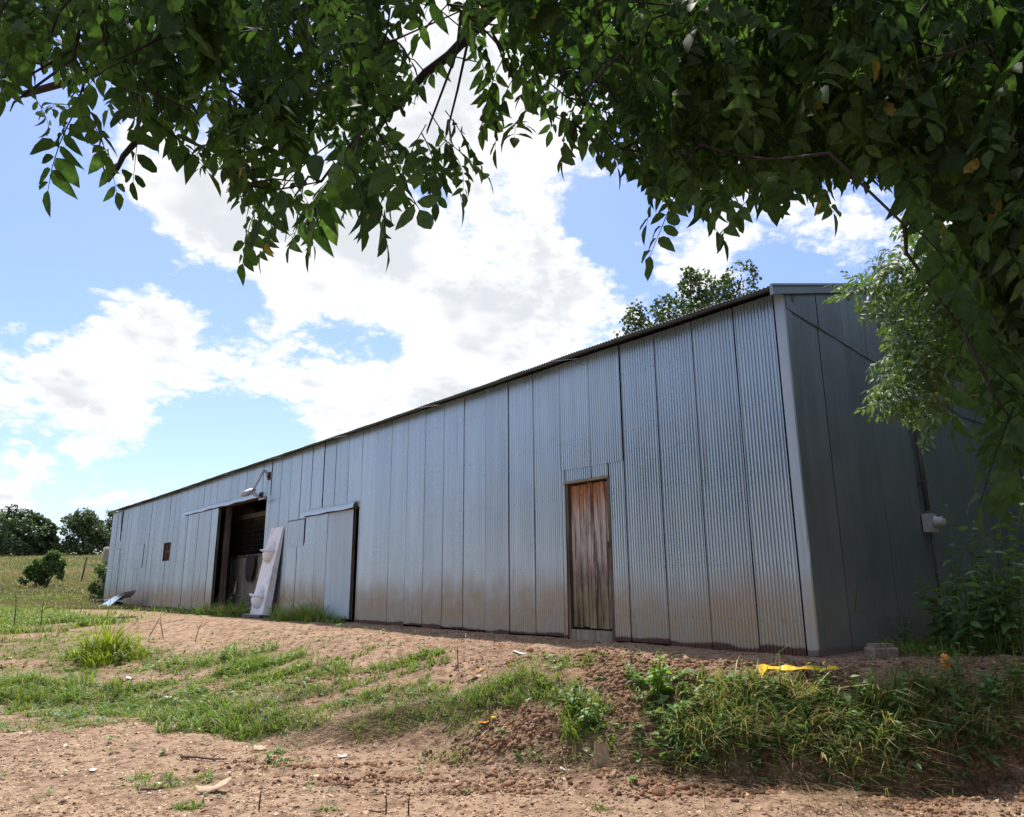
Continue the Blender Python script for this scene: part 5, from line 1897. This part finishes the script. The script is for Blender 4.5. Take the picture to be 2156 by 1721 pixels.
for a in [(1800, 1450, .11, .08, 'yellow_leaf', 'fallen_leaf', 'yellow leaf on the bank right of the yellow strip', 'leaf', .03, .4),
          (1012, 1502, .06, .045, 'yellow_leaf', 'fallen_leaf', 'small pale yellow leaf above the red soil clods', 'leaf', .02, 1.0),
          (1020, 1530, .09, .075, 'orange_leaf', 'fallen_leaf', 'orange leaf curled on the red soil clods', 'leaf', .03, .2),
          (1038, 1518, .06, .04, 'yellow_leaf', 'fallen_leaf', 'yellow leaf touching the orange leaf on its right', 'leaf', .03, 1.4),
          (362, 1470, .16, .10, 'white_paper', 'paper_scrap', 'largest white paper scrap left of centre on the slope', 'paper scrap', .02, .3),
          (380, 1480, .07, .05, 'white_paper', 'paper_scrap', 'small white scrap right below the largest paper scrap', 'paper scrap', .015, .9),
          (272, 1430, .10, .06, 'white_paper', 'paper_scrap', 'white scrap on the slope below the bright grass tuft', 'paper scrap', .015, .0),
          (145, 1412, .10, .05, 'white_paper', 'paper_scrap', 'white scrap left of the bright grass tuft', 'paper scrap', .015, .5),
          (18, 1388, .08, .05, 'white_paper', 'paper_scrap', 'white scrap at the left frame edge', 'paper scrap', .015, .5),
          (720, 1597, .08, .06, 'white_paper', 'paper_scrap', 'white scrap on the foreground dirt left of centre', 'paper scrap', .02, .4),
          (1190, 1625, .08, .05, 'white_paper', 'paper_scrap', 'white scrap on the foreground dirt near the wooden stub', 'paper scrap', .015, .1),
          (195, 1625, .05, .04, 'white_paper', 'paper_scrap', 'tiny white scrap in the lower left dirt', 'paper scrap', .012, .1),
          (450, 1668, .24, .10, 'cardboard', 'cardboard_piece', 'crumpled pale cardboard piece in the lower left foreground', 'cardboard', .04, .25),
          (548, 1580, .12, .09, 'cardboard', 'cardboard_piece', 'small tan cardboard flake on the foreground dirt', 'cardboard', .02, .2),
          (1000, 1430, .14, .09, 'cardboard', 'cardboard_piece', 'square tan cardboard piece on the terrace slope', 'cardboard', .02, .6),
          (1095, 1378, .16, .05, 'white_paper', 'paper_scrap', 'thin white scrap near the wall foot left of the door', 'paper scrap', .015, -.3),
          (2095, 1377, .14, .07, 'cardboard', 'cardboard_piece', 'tan flake on the soil at the right near the gable grass', 'cardboard', .02, .1),
          (1615, 1653, .10, .07, 'cardboard', 'cardboard_piece', 'pale flake at the foot of the right bank', 'cardboard', .02, .1),
          (1010, 1417, .09, .05, 'yellow_leaf', 'fallen_leaf', 'yellowish leaf low among middle terrace grass', 'leaf', .03, .1)]:
    scrap(*a[:8], lift=a[8], rz=a[9])

p = gp(1267, 1612)
t = empty('wooden_stub', tuple(p), .1)
tag(t, 'short split wooden board stub standing at the bank foot', 'board')
MB().box(-.055, .055, -.015, .015, -.06, .16, Matrix.Rotation(-.25, 4, 'X') @ Matrix.Rotation(.06, 4, 'Y')).build('board', 'pale_wood', t)
MB().box(-.05, -.03, -.018, .012, .155, .175, Matrix.Rotation(-.25, 4, 'X') @ Matrix.Rotation(.06, 4, 'Y')).build('splinter', 'pale_wood', t)


def stick(px, py, px2, py2, rad, label, mat='stem_brown'):
    a, b = gp(px, py), gp(px2, py2)
    o_ = empty('stick', tuple(a))
    tag(o_, label, 'stick', 'sticks lying in the yard')
    e = b - a
    pts = [tuple(e * t + np.array([random.gauss(0, .012), random.gauss(0, .012), rad * .8 + .01])) for t in (0, .3, .65, 1)]
    MB().tube(pts, [rad, rad * .95, rad * .8, rad * .5], 6).build('shaft', mat, o_, True)
    tip = Vector(pts[2])
    MB().tube([tip, tip + Vector((.03, .02, .03)), tip + Vector((.08, .03, .05))], [rad * .5, rad * .35, rad * .15], 4).build('twig', mat, o_, True)


for a in [(385, 1598, 480, 1604, .012, 'dark stick lying across the foreground dirt'), (820, 1450, 870, 1456, .014, 'pale stick at the edge of the middle terrace'),
          (645, 1425, 690, 1412, .014, 'pale stick beside the terrace grass'), (160, 1395, 185, 1370, .02, 'dark branch leaning left of the bright tuft'),
          (200, 1385, 215, 1368, .012, 'short pale stick at the foot of the bright tuft'), (240, 1305, 290, 1302, .03, 'dark root on the bare ground near the barn'),
          (290, 1670, 350, 1664, .01, 'dark twig in the lower left foreground'), (930, 1545, 960, 1520, .008, 'pale stick among the red clods'),
          (590, 1440, 650, 1446, .012, 'brown stick on the slope below the white panel'), (2020, 1610, 1890, 1490, .006, 'long thin bare stem crossing the right bank')]:
    stick(*a)

# broken tin and rotten log by the wall
p = gp(325, 1276)
s_, q_ = sq(p[0], p[1])
q_ = max(.7, min(1.4, q_))
base = wpt(s_ if 22 < s_ < 30 else 24.5, q_, 0)
base[2] = tz(base[0], base[1])
t = empty('tin_scrap', tuple(base), pi / 2 + WA)
tag(t, 'bent grey tin sheet lying low by the barn wall', 'tin sheet')
V_, F_ = [], []
for i in range(9):
    x = 1.6 - 3.2 * i / 8
    z = .26 + .05 * sin(i * 1.7) + (.28 * max(0, i - 5) / 3)
    V_ += [(x, .35 - .1 * sin(i), z - .06), (x, -.25, z + .03)]
for i in range(8):
    F_.append((2 * i, 2 * i + 1, 2 * i + 3, 2 * i + 2))
MB().add(V_, F_).build('sheet', 'galvanized_light', t)
MB().add([(-1.3, .6, .0), (-.5, .75, .02), (-.95, .3, .4), (-1.6, .1, .5)], [(0, 1, 2, 3)]).build('flap', 'galvanized_light', t)
base2 = wpt(sq(base[0], base[1])[0] + .4, q_ + .05, 0)
base2[2] = tz(base2[0], base2[1])
t = empty('rotten_log', tuple(base2), pi / 2 + WA)
tag(t, 'dark rotten log under the bent tin sheet', 'log')
MB().tube([(1.5, .1, .09), (.6, .08, .11), (-.4, .05, .1), (-1.3, .0, .08)], [.11, .13, .12, .09], 9).build('shaft', 'old_wood', t, True)
MB().tube([(.6, .1, .15), (.65, .3, .22), (.7, .42, .2)], [.05, .04, .03], 6).build('branch_stub', 'old_wood', t, True)

# ------------------------------------------------------------------ crumbled soil and chips (uncountable)


def clods(name, X, Y, S, mat, flat, label, cat, seed):
    r_ = np.random.default_rng(seed)
    n = len(X)
    ico = np.array([(0, 0, 1), (.894, 0, .447), (.276, .851, .447), (-.724, .526, .447), (-.724, -.526, .447), (.276, -.851, .447), (.724, .526, -.447), (-.276, .851, -.447), (-.894, 0, -.447), (-.276, -.851, -.447), (.724, -.526, -.447), (0, 0, -1)])
    fc = np.array([(0, 1, 2), (0, 2, 3), (0, 3, 4), (0, 4, 5), (0, 5, 1), (1, 6, 2), (2, 7, 3), (3, 8, 4), (4, 9, 5), (5, 10, 1), (6, 7, 2), (7, 8, 3), (8, 9, 4), (9, 10, 5), (10, 6, 1), (11, 7, 6), (11, 8, 7), (11, 9, 8), (11, 10, 9), (11, 6, 10)])
    V = ico[None] * r_.uniform(.35, 1.35, (n, 12, 1)) * S[:, None, None]
    V[:, :, 2] *= flat
    V[:, :, 0] *= r_.uniform(.7, 1.5, (n, 1))
    a = r_.uniform(0, 2 * pi, n)
    tl = r_.normal(0, .5, n)
    y2, z2 = V[:, :, 1] * np.cos(tl)[:, None] - V[:, :, 2] * np.sin(tl)[:, None], V[:, :, 1] * np.sin(tl)[:, None] + V[:, :, 2] * np.cos(tl)[:, None]
    x3, y3 = V[:, :, 0] * np.cos(a)[:, None] - y2 * np.sin(a)[:, None], V[:, :, 0] * np.sin(a)[:, None] + y2 * np.cos(a)[:, None]
    P = np.stack([X, Y, terrain(X, Y) + S * .02 * flat], 1)
    W_ = np.stack([x3, y3, z2], 2) + P[:, None]
    F = (fc[None] + (np.arange(n) * 12)[:, None, None]).reshape(-1, 3)
    me = np_mesh(name, W_.reshape(-1, 3), [F], np.repeat(r_.random(n), 12))
    tag(finish(name, me, mat), label, cat, kind='stuff')


def clodmat(cols):
    def fn(g):
        tn = g.n('ShaderNodeAttribute', attribute_name='tint').outputs['Fac']
        ramp = g.n('ShaderNodeValToRGB', {0: tn})
        el = ramp.color_ramp.elements
        while len(el) < len(cols):
            el.new(.5)
        for i, c in enumerate(cols):
            el[i].position = i / (len(cols) - 1)
            el[i].color = (*c, 1)
        pos = g.n('ShaderNodeNewGeometry').outputs['Position']
        return principled(g, ramp.outputs[0], .95, spec=.1, normal=g.bump(g.noise(pos, 90, 3), .6, .01))
    return fn


material('clod_dark', clodmat([(.09, .052, .034), (.17, .10, .062), (.24, .145, .09), (.28, .145, .08), (.34, .23, .15)]))
material('clod_pale', clodmat([(.15, .09, .06), (.27, .17, .11), (.40, .26, .17), (.52, .38, .27)]))
material('chips', clodmat([(.25, .16, .10), (.45, .31, .20), (.58, .43, .29), (.68, .55, .42)]))
r_ = np.random.default_rng(5)


def in_bank(n):
    X, Y = r_.uniform(-1.5, 5.2, n), r_.uniform(5.2, 9.2, n)
    toe = np.interp(X, TX, TY)
    w = np.interp(X, WX, WW)
    p_ = smooth(Y - toe, -.7, -.1) * (1 - smooth(Y - toe, .8 * w, 1.15 * w)) * smooth(X, -1.4, .4)
    p_ = p_ * smooth(fbm(X, Y, 1.9, 3, 171), -.22, .12)
    ok = r_.random(n) < p_
    return X[ok], Y[ok]


X, Y = in_bank(34000)
S = .008 + .022 * r_.random(len(X)) ** 3.0
S = np.where(r_.random(len(X)) < .02, r_.uniform(.03, .055, len(X)), S)
clods('dark_soil_clods', X, Y, S, 'clod_dark', .8, 'dark crumbly soil clods strewn over the cut bank', 'soil clods', 1)
# pale clods over terrace and road
X, Y = r_.uniform(-7, 5, 60000), 4.9 + 9 * r_.random(60000) ** 1.3
c_, _ = cover_at(X, Y)
s_, q_ = sq(X, Y)
ok = (r_.random(60000) > c_) & ((q_ > .1) | (s_ < -.2)) & (r_.random(60000) < .25 + .75 * smooth(fbm(X, Y, 1.1, 3, 181), -.15, .15))
X, Y = X[ok], Y[ok]
clods('pale_soil_clods', X, Y, .005 + .014 * r_.random(len(X)) ** 3.5, 'clod_pale', .6, 'small pale soil crumbs scattered over the bare ground', 'soil clods', 2)
# red-brown pile and ruts
XS, YS = [], []
for (px, py, n, sx, sy) in [(1090, 1535, 500, .28, .16), (1040, 1560, 350, .35, .12), (1320, 1450, 600, .25, .2), (1340, 1420, 250, .3, .12), (820, 1640, 350, .45, .05), (700, 1615, 260, .35, .04), (1000, 1665, 300, .4, .05), (560, 1605, 120, .2, .04),
                            (640, 1440, 250, .5, .12), (560, 1430, 200, .4, .12), (90, 1400, 200, .8, .15), (480, 1450, 160, .5, .1), (1960, 1660, 500, .5, .12), (2090, 1650, 400, .3, .12), (1480, 1670, 350, .4, .08)]:
    p = gp(px, py)
    XS.append(r_.normal(p[0], sx, n))
    YS.append(r_.normal(p[1], sy, n))
X, Y = np.concatenate(XS), np.concatenate(YS)
clods('broken_soil_clods', X, Y, .008 + .026 * r_.random(len(X)) ** 2.5, 'clod_dark', .8, 'broken reddish soil clods in heaps and wheel ruts', 'soil clods', 3)
# wood chips and dead leaf bits
n = 22000
X, Y = r_.uniform(-5.5, 4.8, n), 4.9 + 7.0 * r_.random(n) ** 1.6
toe = np.interp(X, TX, TY)
c_, _ = cover_at(X, Y)
s_, q_ = sq(X, Y)
ok = (r_.random(n) < (.30 + .7 * smooth(-X, -1, 3)) * np.where(Y < toe + .3, 1, .3)) & ((q_ > .1) | (s_ < -.1)) & (r_.random(n) > c_)
X, Y = X[ok], Y[ok]
clods('wood_chips', X, Y, r_.uniform(.005, .019, len(X)) * (1 + .8 * (r_.random(len(X)) < .06)), 'chips', .20, 'pale chips and leaf bits littering the foreground dirt', 'chips', 4)
print('objects', len(bpy.data.objects), 'tris', sum(len(o.data.loops) - 2 * len(o.data.polygons) for o in bpy.data.objects if o.type == 'MESH'))
